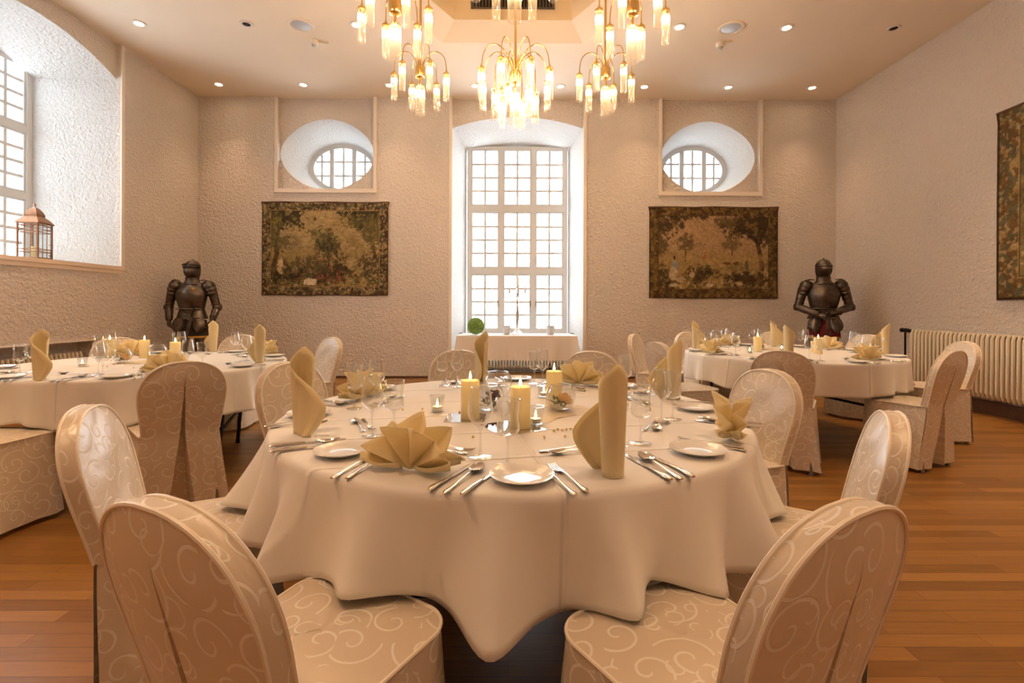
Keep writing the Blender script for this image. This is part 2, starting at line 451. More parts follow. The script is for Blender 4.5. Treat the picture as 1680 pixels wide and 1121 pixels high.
sl.box(XL-.02,XL+.012,WL0-.05,WL1+.03,WZ-.085,WZ-.035)
struct(sl.build('trim_1','sill_paint',smooth=False))
# right and rear wall
wr=MB();quadset(wr,[(YF,8.0,0,ZC)],lambda y,z:(XR,y,z));struct(wr.build('wall_right','plaster',smooth=False))
wf=MB();quadset(wf,[(XL,XR,0,ZC)],lambda x,z:(x,YF,z));struct(wf.build('wall_front','plaster',smooth=False))
# ceiling with a hexagonal coffer
HX,HY=.03,4.75
def hexa(s,y=HY): return [(HX+s*math.cos(R(60*k)),y+s*math.sin(R(60*k))) for k in range(6)]
pr=hole_panel((HX,HY),hexa(1.82),[(XL-.2,YF),(XR+.05,YF),(XR+.05,8.09),(XL-.2,8.09)],12)
cm=MB()
cm.grid([[(q[0],q[1],ZC) for p,q in pr+pr[:1]],[(p[0],p[1],ZC) for p,q in pr+pr[:1]]])
cm.add([(XL-.2,YF-.1,ZC+1.0),(XR+.1,YF-.1,ZC+1.0),(XR+.1,8.1,ZC+1.0),(XL-.2,8.1,ZC+1.0)],[(0,1,2,3)])
ceiling=struct(cm.build('ceiling','ceiling_paint',smooth=False))
cf=MB()
h0,h1=hexa(1.82),hexa(1.455)
cf.grid([[(x,y,ZC) for x,y in h0],[(x,y,ZC+.115) for x,y in h1]],True)
cf.build('coffer_slope','ceiling_paint',ceiling,smooth=False)
cg=MB()
cg.grid([[(x,y,ZC+.115) for x,y in h1],[(x,y,ZC+.75) for x,y in h1]],True,None,False,True)
cg.build('coffer_riser','coffer_paint',ceiling,smooth=False)
gr=thing('ceiling_vent','dark slatted air vent in the raised ceiling recess above the chandeliers','vent',(.03,6.0,4.86))
g=MB();g.box(-.50,.50,.0,.012,-.0,.26);g.build('backing','dark_void',gr,smooth=False)
g=MB()
for z0,z1 in ((-.018,.0),(.26,.278)): g.box(-.515,.515,-.012,.0,z0,z1)
for x0,x1 in ((-.515,-.5),(.5,.515)): g.box(x0,x1,-.012,.0,-.018,.278)
g.build('frame','grille_dark',gr,smooth=False)
g=MB()
for i in range(26): x=-.49+i*.0392;g.box(x-.008,x+.008,-.012,.0,.0,.26)
g.build('slats','grille_dark',gr,smooth=False)
# trims on the walls
def trim(n,boxes,mat='trim_paint',kids=None):
    m=MB()
    for b in boxes: m.box(*b)
    return struct(m.build('trim_%d'%n,mat,smooth=False))
t_=.022;k=2
for x0,x1,zb in (bays[0],bays[2]):
    trim(k,[(x0-.055,x0,YB-t_,YB+.004,zb-.065,ZC-.001),(x1,x1+.055,YB-t_,YB+.004,zb-.065,ZC-.001),(x0,x1,YB-t_,YB+.004,zb-.065,zb)]);k+=1
x0,x1,zb=bays[1]
trim(4,[(x0-.05,x0,YB-t_,YB+.004,0.0,ZC-.001),(x1,x1+.055,YB-t_,YB+.004,0.0,ZC-.001)])
trim(5,[(XL-.002,XL+.022,WL1,WL1+.05,WZ+.012,ZC-.001),(XL-.002,XL+.022,WL0-.05,WL0,WZ+.012,ZC-.001)])
trim(6,[(XL,XL+.012,YF,NL0,NZ-.012,NZ-.0),(XL,XL+.012,NL0,NL1,NZ-.004,NZ+.012)],'trim_paint')
bb=MB();bb.box(XR-.03,XR-.001,YF+.01,7.99,.001,.15)
struct(bb.build('baseboard_right','wood_dark',smooth=False))
bb=MB();bb.box(XL+.001,bays[1][0]-.055,YB-.018,YB-.001,.001,.035);bb.box(bays[1][1]+.06,XR-.04,YB-.018,YB-.001,.001,.035)
struct(bb.build('baseboard_back','wood_dark',smooth=False))
bb=MB();bb.box(XL+.001,XL+.02,NL1+.01,7.97,.001,.05);bb.box(XL+.001,XL+.02,YF+.01,NL0-.01,.001,.05)
struct(bb.build('baseboard_left','wood_dark',smooth=False))

# ------------------------------------------------------------------ windows
def window_bars(x0,x1,z0,z1,rows,flip=None):
    """three lights wide; rows: list of (z0,z1) of the sashes, each 2x4 panes"""
    f=MB();m=MB();p=MB();h=MB()
    W=x1-x0;fr=.07
    for a,b in ((x0,x0+fr),(x1-fr,x1)): f.box(a,b,-.05,.05,z0,z1)
    mw=.075;lw=(W-2*fr-2*mw)/3
    for k in (1,2):
        a=x0+fr+k*lw+(k-1)*mw; f.box(a,a+mw,-.055,.05,z0,z1)
    zz=[z0]+[v for r in rows for v in r]+[z1]
    for i in range(0,len(zz),2):
        for k in range(3):
            a=x0+fr+k*(lw+mw); f.box(a,a+lw,-.05,.05,zz[i],zz[i+1])
    for r0,r1 in rows:
        for k in range(3):
            a=x0+fr+k*(lw+mw);b=a+lw;s=.028
            m.box(a,a+s,-.035,.03,r0,r1);m.box(b-s,b,-.035,.03,r0,r1);m.box(a+s,b-s,-.035,.03,r0,r0+s);m.box(a+s,b-s,-.035,.03,r1-s,r1)
            c=(a+b)/2;m.box(c-.020,c+.020,-.022,.02,r0+s,r1-s)
            for q in (1,2,3):
                z=lerp(r0+s,r1-s,q/4);m.box(a+s,b-s,-.02,.018,z-.020,z+.020)
            p.box(a+s*.5,b-s*.5,-.002,.002,r0+s*.5,r1-s*.5)
    r0,r1=rows[0]
    for k,side in ((0,1),(1,1),(2,0)):
        a=x0+fr+k*(lw+mw)+(lw-.02 if side else .006)
        h.box(a,a+.014,-.06,-.035,r0+.42,r0+.52);h.box(a-.002,a+.016,-.075,-.055,r0+.44,r0+.47)
    return f,m,p,h
def window(n,mb4,mat4):
    e=empty('window_%d'%n);struct(e)
    for nm,mb,ma in zip(('window_frame','sash','pane','handle'),mb4,('window_paint','window_paint','pane_glass','brass_dark')):
        if mb is None: continue
        mb.xf(mat4);mb.build(nm,ma,e,smooth=False)
    return e
M0=Matrix.Translation((0,YW,0))
window(1,window_bars(-.765,1.035,.70,4.05,[(.76,1.76),(1.87,2.88),(2.99,4.0)]),M0)
ML=Matrix.Translation((XW,0,0))@Matrix.Rotation(R(90),4,'Z')
window(2,window_bars(4.50,6.21,1.69,4.25,[(1.75,2.50),(2.58,3.33),(3.42,4.17)]),ML)
def oval_window(n,cx,cz,a,b):
    f=MB();m=MB();p=MB()
    def ring(mb,a0,b0,a1,b1,y0,y1):
        rows=[]
        for (aa,bb_,y) in ((a0,b0,y0),(a1,b1,y0),(a1,b1,y1),(a0,b0,y1)):
            rows.append([(cx+aa*math.cos(2*PI*i/64),y,cz+bb_*math.sin(2*PI*i/64)) for i in range(64)])
        mb.grid(rows+rows[:1],True)
    ring(f,a+.03,b+.03,a-.055,b-.055,-.05,.05)
    ai,bi=a-.05,b-.05
    def vb(x,w,d):
        q=1-((x)/ai)**2
        if q>.02: h=bi*math.sqrt(q);m.box(cx+x-w,cx+x+w,-d,d,cz-h,cz+h)
    def hb(z,w,d):
        q=1-(z/bi)**2
        if q>.02: h=ai*math.sqrt(q);m.box(cx-h,cx+h,-d,d,cz+z-w,cz+z+w)
    for x in (-.20,.20): vb(x,.04,.05)
    for x in (-.385,.0,.385): vb(x,.019,.025)
    for z in (-.125,.125): hb(z,.019,.022)
    pts=[(cx+ai*math.cos(2*PI*i/64),cz+bi*math.sin(2*PI*i/64)) for i in range(64)]
    p.add([(x,-.002,z) for x,z in pts]+[(x,.002,z) for x,z in pts],[tuple(range(64)),tuple(reversed(range(64,128)))])
    window(n,(f,m,p,None),M0)
oval_window(3,-2.99,3.64,.575,.415)
oval_window(4,3.29,3.63,.58,.42)
def portal(loc,rot,sx,sz):
    l=bpy.data.lights.new('daylight_opening','AREA');l.shape='RECTANGLE';l.size=sx;l.size_y=sz;l.cycles.is_portal=True
    o=bpy.data.objects.new('daylight_opening',l);C.objects.link(o);o.location=loc;o.rotation_euler=rot;o['kind']='helper'
portal((.13,YW+.16,2.4),(R(-90),0,0),1.85,3.4)
portal((XW-.12,5.35,2.95),(0,R(-90),0),2.7,1.8)
portal((-2.99,YW+.1,3.64),(R(-90),0,0),1.2,.9)
portal((3.29,YW+.1,3.63),(R(-90),0,0),1.2,.9)

# ------------------------------------------------------------------ ceiling fittings
def downlight(x,y,on=True,label=None,group=None,watt=None):
    o=thing('downlight',label,'ceiling light',(x,y,ZC),0,group)
    m=MB();m.lathe([(.078,.001),(.075,-.009),(.054,-.012),(.046,-.004),(.044,.0)],20)
    m.build('trim_ring','trim_paint',o)
    m=MB();m.lathe([(.045,-.0065),(.03,-.008),(.002,-.0085)],16)
    m.build('lamp','downlight_glow' if on else 'dark_void',o)
    if on:
        l=bpy.data.lights.new('spot','SPOT');l.energy=watt or DOWN_W;l.color=LAMP;l.spot_size=R(76);l.spot_blend=1.0;l.shadow_soft_size=.045
        s=bpy.data.objects.new('beam',l);C.objects.link(s);s.parent=o;s.location=(0,0,-.02)
    return o
LAMP=(1.0,.63,.36);DOWN_W=28.0;SKY=7.0;EXPO=1.17
ordn=['first','second','third','fourth']
DX=(-4.5,-3.2,-1.87,-.54,.78,2.08,3.385,4.69)
names_back=['in the back left ceiling corner','second from the back left ceiling corner','left of the chandeliers near the back wall','above the tall window, left of centre','above the tall window, right of centre','right of the chandeliers near the back wall','second from the back right ceiling corner','in the back right ceiling corner']
for x,n in zip(DX,names_back): downlight(x,7.55,True,'lit recessed downlight '+n)
for x,on,n in ((-4.5,True,'lit recessed downlight near the arched left window'),(-3.2,False,'unlit recessed downlight left of the round ceiling speaker'),(-1.87,True,'lit recessed downlight just left of the brass chandeliers'),
    (2.06,True,'lit recessed downlight just right of the brass chandeliers'),(3.37,True,'lit recessed downlight right of the round ceiling speaker'),(4.68,False,'unlit recessed downlight nearest the right wall')):
    downlight(x,5.93,on,n)
for y in (4.35,2.75,1.15,-.45,-2.0):
    for x in (-4.5,4.69) if y>1.5 else (-4.5,-1.87,2.06,4.69):
        downlight(x,y,True,'lit recessed downlight in the ceiling over the near part of the hall','downlights above the camera side of the hall',105.0)
for x,n in ((-2.55,'left'),(2.70,'right')):
    o=thing('ceiling_speaker','round grey ceiling speaker %s of the chandeliers'%n,'speaker',(x,5.95,ZC))
    m=MB();m.lathe([(.155,.0),(.15,-.010),(.125,-.012),(.115,-.004)],28);m.build('rim','ceiling_paint',o)
    m=MB();m.lathe([(.115,-.005),(.06,-.009),(.002,-.010)],24);m.build('grille','pot_grey',o)
    o=thing('smoke_detector','small white smoke detector on the ceiling %s of the chandeliers'%n,'smoke detector',(x+.02,6.30,ZC),.3 if x<0 else -.3)
    m=MB();m.lathe([(.055,.0),(.055,-.02),(.048,-.045),(.032,-.055)],20,cap1=True);m.build('base','white_plastic',o)
    m=MB();m.lathe([(.028,-.055),(.028,-.075),(.012,-.082)],16,cap1=True);m.build('sensor_head','pot_grey',o)
    m=MB();m.box(.05,.17,-.006,.006,-.016,-.004);m.build('cable_duct','white_plastic',o,smooth=False)
# ------------------------------------------------------------------ chandeliers
def ribbed(r,L,n=14):
    m=MB();rows=[]
    for z,k in ((0,.86),(-.012,1),(-L*.5,1.0),(-L+.01,1.0),(-L,.93)):
        row=[]
        for j in range(n*4):
            a=2*PI*j/(n*4);q=r*k*(1+.085*(math.cos(a*n)))
            row.append((q*math.cos(a),q*math.sin(a),z))
        rows.append(row)
    m.grid(rows,True);return m
TL=.285
tube_me=ribbed(.031,TL).mesh('crystal_tube','crystal',ang=60)
core_me=ribbed(.047,.30,18).mesh('crystal_core','crystal',ang=60)
b=MB();b.lathe([(.004,-.008),(.012,-.02),(.0155,-.05),(.014,-.078),(.006,-.095),(.001,-.098)],10);bulb_me=b.mesh('bulb','bulb_glow')
b=MB();b.lathe([(.008,.05),(.010,.03),(.024,.022),(.034,.012),(.034,-.004),(.026,-.006),(.018,-.02),(.018,-.045),(.012,-.05)],16,cap0=True,cap1=True);cap_me=b.mesh('lamp_cap','brass')
def chandelier(loc,top,arms,label,core=True,rot0=0.0,hub_r=.055):
    """arms: list of (count, radius, rise, tube_top_z, phase)"""
    o=thing('chandelier',label,'chandelier',loc,rot0,'brass chandeliers with glass tubes')
    m=MB();m.tube([(0,0,.02),(0,0,top-loc[2])],.013,10);m.lathe([(.002,top-loc[2]),(.07,top-loc[2]-.004),(.06,top-loc[2]-.035),(.015,top-loc[2]-.05)],20);m.build('rod','brass',o)
    m=MB();m.lathe([(.014,.06),(hub_r*.8,.045),(hub_r,.035),(hub_r,-.065),(hub_r*.9,-.078),(.02,-.085)],20,cap0=True,cap1=True);m.build('hub','brass',o)
    for cnt,rad,rise,zt,ph in arms:
        # arc: leave the hub top, rise outwards, fold over, drop to the cap
        P=[(.025,0,.035),(.05,0,.035+rise*.45),(rad*.36,0,.035+rise*.86),(rad*.58,0,.035+rise),(rad*.80,0,.035+rise*.86),(rad*.94,0,.035+rise*.52),(rad*.99,0,.035+rise*.08),(rad,0,zt+.03+.25*max(0,.035-zt-.03)),(rad,0,zt+.03)]
        S=[]
        for i in range(len(P)-1):
            p0=Vector(P[max(i-1,0)]);p1=Vector(P[i]);p2=Vector(P[i+1]);p3=Vector(P[min(i+2,len(P)-1)])
            for q in range(4):
                t=q/4;S.append(.5*((2*p1)+(p2-p0)*t+(2*p0-5*p1+4*p2-p3)*t*t+(3*p1-p0-3*p2+p3)*t**3))
        S.append(Vector(P[-1]))
        m=MB();m.tube(S,.0058,6);arm_me=m.mesh('arm','brass')
        for i in range(cnt):
            a=ph+2*PI*i/cnt
            ao=bpy.data.objects.new('arm',arm_me);C.objects.link(ao);ao.parent=o;ao.rotation_euler=(0,0,a)
            for nm,me in (('lamp_cap',cap_me),('glass_tube',tube_me),('bulb',bulb_me)):
                c=bpy.data.objects.new(nm,me);C.objects.link(c);c.parent=ao;c.location=(rad,0,zt)
    if core:
        m=MB();m.lathe([(.012,-.08),(.012,-.17),(.045,-.175),(.045,-.19)],16,cap1=True);m.build('lower_cap','brass',o)
        c=bpy.data.objects.new('glass_tube',core_me);C.objects.link(c);c.parent=o;c.location=(0,0,-.185)
        c=bpy.data.objects.new('bulb',bulb_me);C.objects.link(c);c.parent=o;c.location=(0,0,-.20)
    return o
TOPZ=ZC+.75
ring=[(30,'far right brass chandelier with glass tubes, above the right of the tall window'),(90,'rearmost brass chandelier, hidden behind the low central one'),(150,'far left brass chandelier with glass tubes, above the left of the tall window'),
      (210,'near left brass chandelier with glass tubes, cut by the top of the photo'),(270,'nearest brass chandelier, only its glass tubes hanging below the ceiling recess'),(330,'near right brass chandelier with glass tubes, cut by the top of the photo')]
for a,l in ring:
    x=HX+1.17*math.cos(R(a));y=HY+1.17*math.sin(R(a))
    if a==90: continue
    chandelier((x,y,3.76),TOPZ,[(6,.285,.17,-.045,R(0))],l,True,R(0))
chandelier((HX+.02,HY,3.43),TOPZ,[(8,.35,.235,-.0,R(22.5)),(6,.20,.14,-.16,R(10))],'lowest and largest brass chandelier, hanging in the centre before the tall window')

# ------------------------------------------------------------------ radiators
def radiator(name,label,L,h,z0,loc,rz,n,depth=.10,mat='radiator_enamel'):
    o=thing(name,label,'radiator',loc,rz)
    p=L/n
    m=MB()
    m.tube([(-L/2,0,z0+.025),(L/2,0,z0+.025)],.022,10);m.tube([(-L/2,0,z0+h-.025),(L/2,0,z0+h-.025)],.022,10);m.build('header_pipes',mat,o)
    f=MB()
    pts=[]
    f.tube([(0,-depth*.35,z0+.05),(0,-depth*.42,z0+.03+.02),(0,-depth*.42,z0+h-.05),(0,-depth*.3,z0+h-.012),(0,depth*.3,z0+h-.012),(0,depth*.42,z0+h-.05),(0,depth*.42,z0+.05),(0,depth*.3,z0+.012),(0,-depth*.3,z0+.012),(0,-depth*.42,z0+.05)],p*.30,6,flat=1.0)
    me=f.mesh('column',mat)
    for i in range(n):
        c=bpy.data.objects.new('column',me);C.objects.link(c);c.parent=o;c.location=(-L/2+(i+.5)*p,0,0)
    m=MB()
    for x in (-L*.35,L*.35): m.box(x-.02,x+.02,-.02,.05,0.0 if z0<.12 else z0+.06,z0+.09)
    m.build('bracket','black_metal',o,smooth=False)
    return o
rr_=radiator('radiator','long cream column radiator on the right wall',3.2,.70,.20,(XR-.12,4.70,0),R(-90),58,.12)
m=MB();m.tube([(-1.66,0,.87),(-1.72,0,.87),(-1.74,0,.85),(-1.74,0,.02)],.012,8);m.build('supply_pipe','black_metal',rr_)
m=MB();m.tube([(-1.60,0,.87),(-1.70,0,.885),(-1.80,-.0,.885)],[.02,.028,.03],10);m.build('valve','black_metal',rr_)
radiator('radiator','cream column radiator in the niche under the arched left window',1.5,.50,.12,(XL-.11,5.19,0),R(90),28,.10)
radiator('radiator','cream column radiator under the tall window, behind the cloth-covered table',1.7,.42,.09,(.13,8.62,0),0,32,.12)
# sockets
def socket(loc,rot,label,n=1):
    o=thing('power_socket',label,'socket',loc);o.rotation_euler=rot
    m=MB();m.box(-.042*n,.042*n,-.010,.0,-.042,.042);m.build('plate','white_plastic',o,smooth=False)
    for i in range(n):
        m=MB();m.lathe([(.024,0),(.022,.001),(.018,-.004)],16,cap1=True);m.xf(Matrix.Translation(((i-(n-1)/2)*.08,-.0115,0))@Matrix.Rotation(R(90),4,'X'));m.build('outlet','grille_dark',o)
    return o
socket((-1.58,YB,.275),(0,0,0),'double power socket low on the back wall, left of the tall window',2)
socket((XL,7.10,2.41),(0,0,R(90)),'small double switch plate on the left wall beside the arched window',2)
# ------------------------------------------------------------------ slip-covered chairs
SH=.475
def bw(z):
    if z>=.69:
        t=min(1,(z-.69)/.186); return .202*(max(0,1-t**2.3))**(1/2.3)
    if z>=SH: return lerp(.180,.202,sstep(SH,.69,z))
    return 0
def byf(z): return -.175-(z-SH)*.25
ZT=.876
def make_chair_meshes(seed):
    rnd=random.Random(seed);ou,ov=rnd.random()*3,rnd.random()*3
    zs=[SH-.02]+[lerp(SH,.69,i/7) for i in range(8)]+[.69+.186*math.sin(PI/2*i/14) for i in range(1,15)]
    zs[-1]=ZT-.0006
    def front(u,z,k=0):
        w=max(bw(z),.012);wr=.004*math.sin(z*31+u*5+seed)
        fd=min(1,max(0,(ZT-z)/.09))**.7;return (u*w,byf(z)+(.016+wr)*(1-u*u)*fd,z)
    def rearY(z): return byf(z)-.040
    m=MB();rows=[];uv=[]
    U=[i/7-1 for i in range(15)]
    for z in zs: rows.append([front(u,z) for u in U]);uv.append([(u*bw(z)+ou,z+ov) for u in U])
    m.grid([r for r in rows],False,uv)
    m.v=[tuple(p) for p in m.v]
    # gusset band around the edge
    edge=[(-1,z) for z in zs]+[(1,z) for z in reversed(zs)]
    r0=[];r1=[];r2=[];ua=[];arc=0;pp=None
    for u,z in edge:
        p=front(u,z);q=(p[0]*1.012,rearY(z)+.0,p[2]+(.002 if z>.8 else 0));mid=(p[0]*1.03,(p[1]+q[1])/2,p[2]+(.006 if z>.85 else 0))
        if pp: arc+=(Vector(p)-Vector(pp)).length
        pp=p;r0.append(p);r1.append(mid);r2.append(q);ua.append(arc)
    m.grid([r2,r1,r0],False,[[(a*.9+ou+1.3,.062+ov) for a in ua],[(a*.9+ou+1.3,.031+ov) for a in ua],[(a*.9+ou+1.3,ov) for a in ua]])
    back=m.mesh('back_cover','damask',ang=50)
    # rear panel with an inverted pleat, hanging to the floor
    m=MB();rows=[];uv=[]
    zr=[.028,.08,.14,.20,.26,.32,.38,.44]+zs[1:]
    for z in zr:
        if z<SH:
            t=(SH-z)/SH;w=lerp(.183,.245,t**1.15);yb=lerp(rearY(SH),-.19,sstep(0,1,t)*.9+t*.1)
        else: w=max(bw(z),.012)*1.012;yb=rearY(z)
        g=interp(z,[0,.20,.48,.66,.80],[.075,.045,.012,.006,0.0]);g=min(g,w*.5)
        dp=interp(z,[0,.3,.5,.7,.80],[.075,.07,.05,.028,0])
        cols=[];us=[]
        for i in range(9):
            x=lerp(-w,-g,i/8);cols.append((x,0))
        cols+= [(-g*.72,dp),(0,dp*1.0),(g*.72,dp)]
        for i in range(9): cols.append((lerp(g,w,i/8),0))
        row=[];ur=[]
        for x,d in cols:
            q=x/w
            bul=-.020*(1-q*q)*min(1,max(0,(ZT-z)/.10))**.7 if z>=SH else -.020*(1-q*q)*(1-.5*t)
            wv=(.007*math.sin(q*9+seed)+.004*math.sin(q*17+z*6))*(sstep(SH,.05,z) if z<SH else 0)
            cz=z+(.003 if z>.8 else 0)
            row.append((x,yb+bul+d+wv,cz));ur.append((x+ou+5,z+ov+2))
        rows.append(row);uv.append(ur)
    m.grid([list(reversed(r)) for r in rows],False,[list(reversed(r)) for r in uv])
    rear=m.mesh('rear_panel','damask',ang=50)
    # sewn edges
    m=MB();m.tube([(p[0]*1.004,p[1]+.001,p[2]+.001) for p in r0],.0042,6);pf=m.mesh('piping','piping_satin')
    m=MB();m.tube([(p[0]*1.004,p[1]-.001,p[2]+.001) for p in r2],.0042,6);pb=m.mesh('piping','piping_satin')
    # seat
    def outline(k=0.0,n=9):
        y0,y1,w0,w1,rc=-.19,.215,.190,.212,.080
        P=[(-w0-k,y0)]
        for i in range(4): P.append((lerp(-w0,-w1,(i+1)/5)-k,lerp(y0,y1-rc,(i+1)/5)))
        for i in range(n+1):
            a=PI-PI/2*i/n;P.append((-w1+rc+(rc+k)*math.cos(a),y1-rc+(rc+k)*math.sin(a)))
        for i in range(1,8): P.append((lerp(-w1+rc,w1-rc,i/8),y1+k+.012*math.sin(PI*i/8)))
        for i in range(n+1):
            a=PI/2-PI/2*i/n;P.append((w1-rc+(rc+k)*math.cos(a),y1-rc+(rc+k)*math.sin(a)))
        for i in range(4): P.append((lerp(w1,w0,(i)/5+.2)+k,lerp(y1-rc,y0,(i)/5+.2)))
        P.append((w0+k,y0));return P
    O=outline()
    m=MB();rows=[];uv=[]
    for t in (0.0,.3,.55,.75,.88,.96,1.0):
        z=SH+.020*(1-t**2.6)
        rows.append([(x*t,lerp(.02,y,t),z+.002*math.sin(x*22+y*13+seed)*(1-t)) for x,y in O]);uv.append([(x*t+ou+8,lerp(.02,y,t)+ov) for x,y in O])
    m.grid(rows,True,uv)
    seat=m.mesh('seat_cover','damask',ang=60)
    m=MB();m.tube([(x*1.004,y,SH+.001) for x,y in O],.0042,6);ps=m.mesh('piping','piping_satin')
    m=MB();rows=[];uv=[]
    arc=[0]
    for i in range(1,len(O)): arc.append(arc[-1]+math.hypot(O[i][0]-O[i-1][0],O[i][1]-O[i-1][1]))
    cA,cB=9,len(O)-10
    for z in (SH,SH-.02,.40,.30,.20,.10,.028):
        t=(SH-z)/SH;Ok=outline(.030*t);row=[]
        for i,(x,y) in enumerate(Ok):
            w=.010*t*math.sin(arc[i]*21+seed)+.006*t*math.sin(arc[i]*47+2*seed)
            cr=0
            for cc in (cA,cB):
                dd=abs(i-cc)
                if dd==0: cr=-.055*t
                elif dd==1: cr=.012*t
            L=math.hypot(x,y)+1e-6;row.append((x*(1+(w+cr)/L),y*(1+(w+cr)/L),z))
        # the two rear ends meet the edges of the rear panel
        wp=lerp(.183,.245,t**1.15)-.004;yp=lerp(rearY(SH),-.19,sstep(0,1,t)*.9+t*.1)+.006
        for k,f in ((0,1.0),(1,.75),(2,.5),(3,.25)):
            for i,sg in ((k,-1),(len(row)-1-k,1)):
                x,y,_=row[i];row[i]=(lerp(x,sg*wp,f),lerp(y,yp,f) if k==0 else y,z)
        rows.append(row);uv.append([(a+ou+11,z+ov) for a in arc])
    m.grid(list(reversed(rows)),False,list(reversed(uv)));skirt=m.mesh('skirt','damask',ang=55)
    legs=[]
    for sx,y0,y1 in ((-1,.155,.165),(1,.155,.165),(-1,-.16,-.185),(1,-.16,-.185)):
        m=MB();m.tube([(sx*.155,y0,.45),(sx*.180,y1,.0)],.0125,8);m.lathe([(.015,0),(.015,.018),(.013,.02)],10,c=(sx*.180,y1,0),cap0=True,cap1=True)
        legs.append(('leg',m.mesh('leg','leg_grey')))
    return [('back_cover',back,[('piping',pf)]),('rear_panel',rear,[('piping',pb)]),('seat_cover',seat,[('piping',ps)]),('skirt',skirt)]+legs
CH=[make_chair_meshes(s) for s in (1,2,3)]
RB=.30   # how far the top of a back lies behind the seat centre
TABLES={'C':(.01,2.03),'L':(-2.67,3.66),'R':(2.64,4.62)}
nch=0;SEATS={'C':[],'L':[],'R':[]}
def chair(tb,ang,rtop,label,twist=0):
    global nch
    cx,cy=TABLES[tb];r=rtop-RB;a=R(ang);SEATS[tb].append(ang)
    x=cx+r*math.cos(a);y=cy+r*math.sin(a)
    place('banquet_chair',CH[nch%3],(x,y,0),a+PI/2+R(twist),label,'chair','chairs in cream damask covers');nch+=1
chair('C',-69.6,1.385,'cream damask-covered chair nearest the camera on the right, its back seen from behind',8.6)
chair('C',-112.8,1.385,'cream damask-covered chair nearest the camera on the left, its back seen from behind',-4)
chair('C',203,1.41,'cream damask-covered chair at the left side of the centre table, its pale front facing right')
chair('C',-28.5,1.275,'cream damask-covered chair at the right side of the centre table, behind the nearest right chair')
chair('C',16,1.33,'pale damask-covered chair at the centre table beside the small upright fan napkin')
chair('C',67,1.43,'cream damask-covered chair behind the centre table, right of the tall window')
chair('C',105,1.43,'cream damask-covered chair behind the centre table, left of the cloth-covered window table')
chair('C',153,1.36,'shiny cream-covered chair at the centre table behind the left tall napkin')
chair('L',-96,1.36,'covered chair at the left table cut by the photo edge, only seat and skirt showing')
chair('L',-47.7,1.34,'cream-covered chair at the left table seen squarely from behind, with a long pleat')
chair('L',49,1.45,'cream-covered chair in profile at the left table, standing before the back wall')
chair('L',94,1.40,'cream-covered chair behind the left table, right of the left suit of armour')
chair('L',137,1.40,'cream-covered chair behind the left table, beside the left wall')
chair('R',-121,1.39,'tan-shaded covered chair at the right table with its back turned, behind the pale chair')
chair('R',-65,1.28,'covered chair at the right table with its back and dark pleat turned to the camera')
chair('R',-8,1.52,'white-lit covered chair at the right table, standing before the right wall radiator')
chair('R',31,1.62,'covered chair behind the right table, between the right suit of armour and the radiator')
chair('R',66,1.50,'covered chair behind the right table, left of the right suit of armour')
chair('R',108,1.45,'covered chair at the far left of the right table, beside a tall napkin')
chair('R',147,1.50,'covered chair in profile left of the right table, farther of the two')
chair('R',196,1.42,'covered chair left of the right table, behind the centre table tall napkin')

# ------------------------------------------------------------------ tables and cloths
TH=.75
def table_meshes():
    m=MB();m.lathe([(.002,.748),(.895,.748),(.900,.742),(.900,.722),(.895,.716),(.002,.716)],72);top=m.mesh('tabletop','wood_dark')
    fr=[]
    for s in (-1,1):
        m=MB()
        for q in (-1,1):
            m.tube([(s*.56,q*.36,.715),(s*.56,q*.38,.68),(s*.50,q*.42,.02)],.014,8)
            m.lathe([(.017,0),(.017,.03)],8,c=(s*.50,q*.42,0),cap0=True,cap1=True)
        m.tube([(s*.56,-.36,.70),(s*.56,.36,.70)],.012,8);m.tube([(s*.525,-.40,.30),(s*.525,.40,.30)],.012,8)
        m.tube([(s*.54,0,.45),(s*.20,0,.71)],.010,8);m.tube([(s*.54,-.38,.45),(s*.54,.38,.45)],.010,8)
        fr.append(('leg_frame',m.mesh('leg_frame','black_metal')))
    return [('tabletop',top)]+fr
TM=table_meshes()
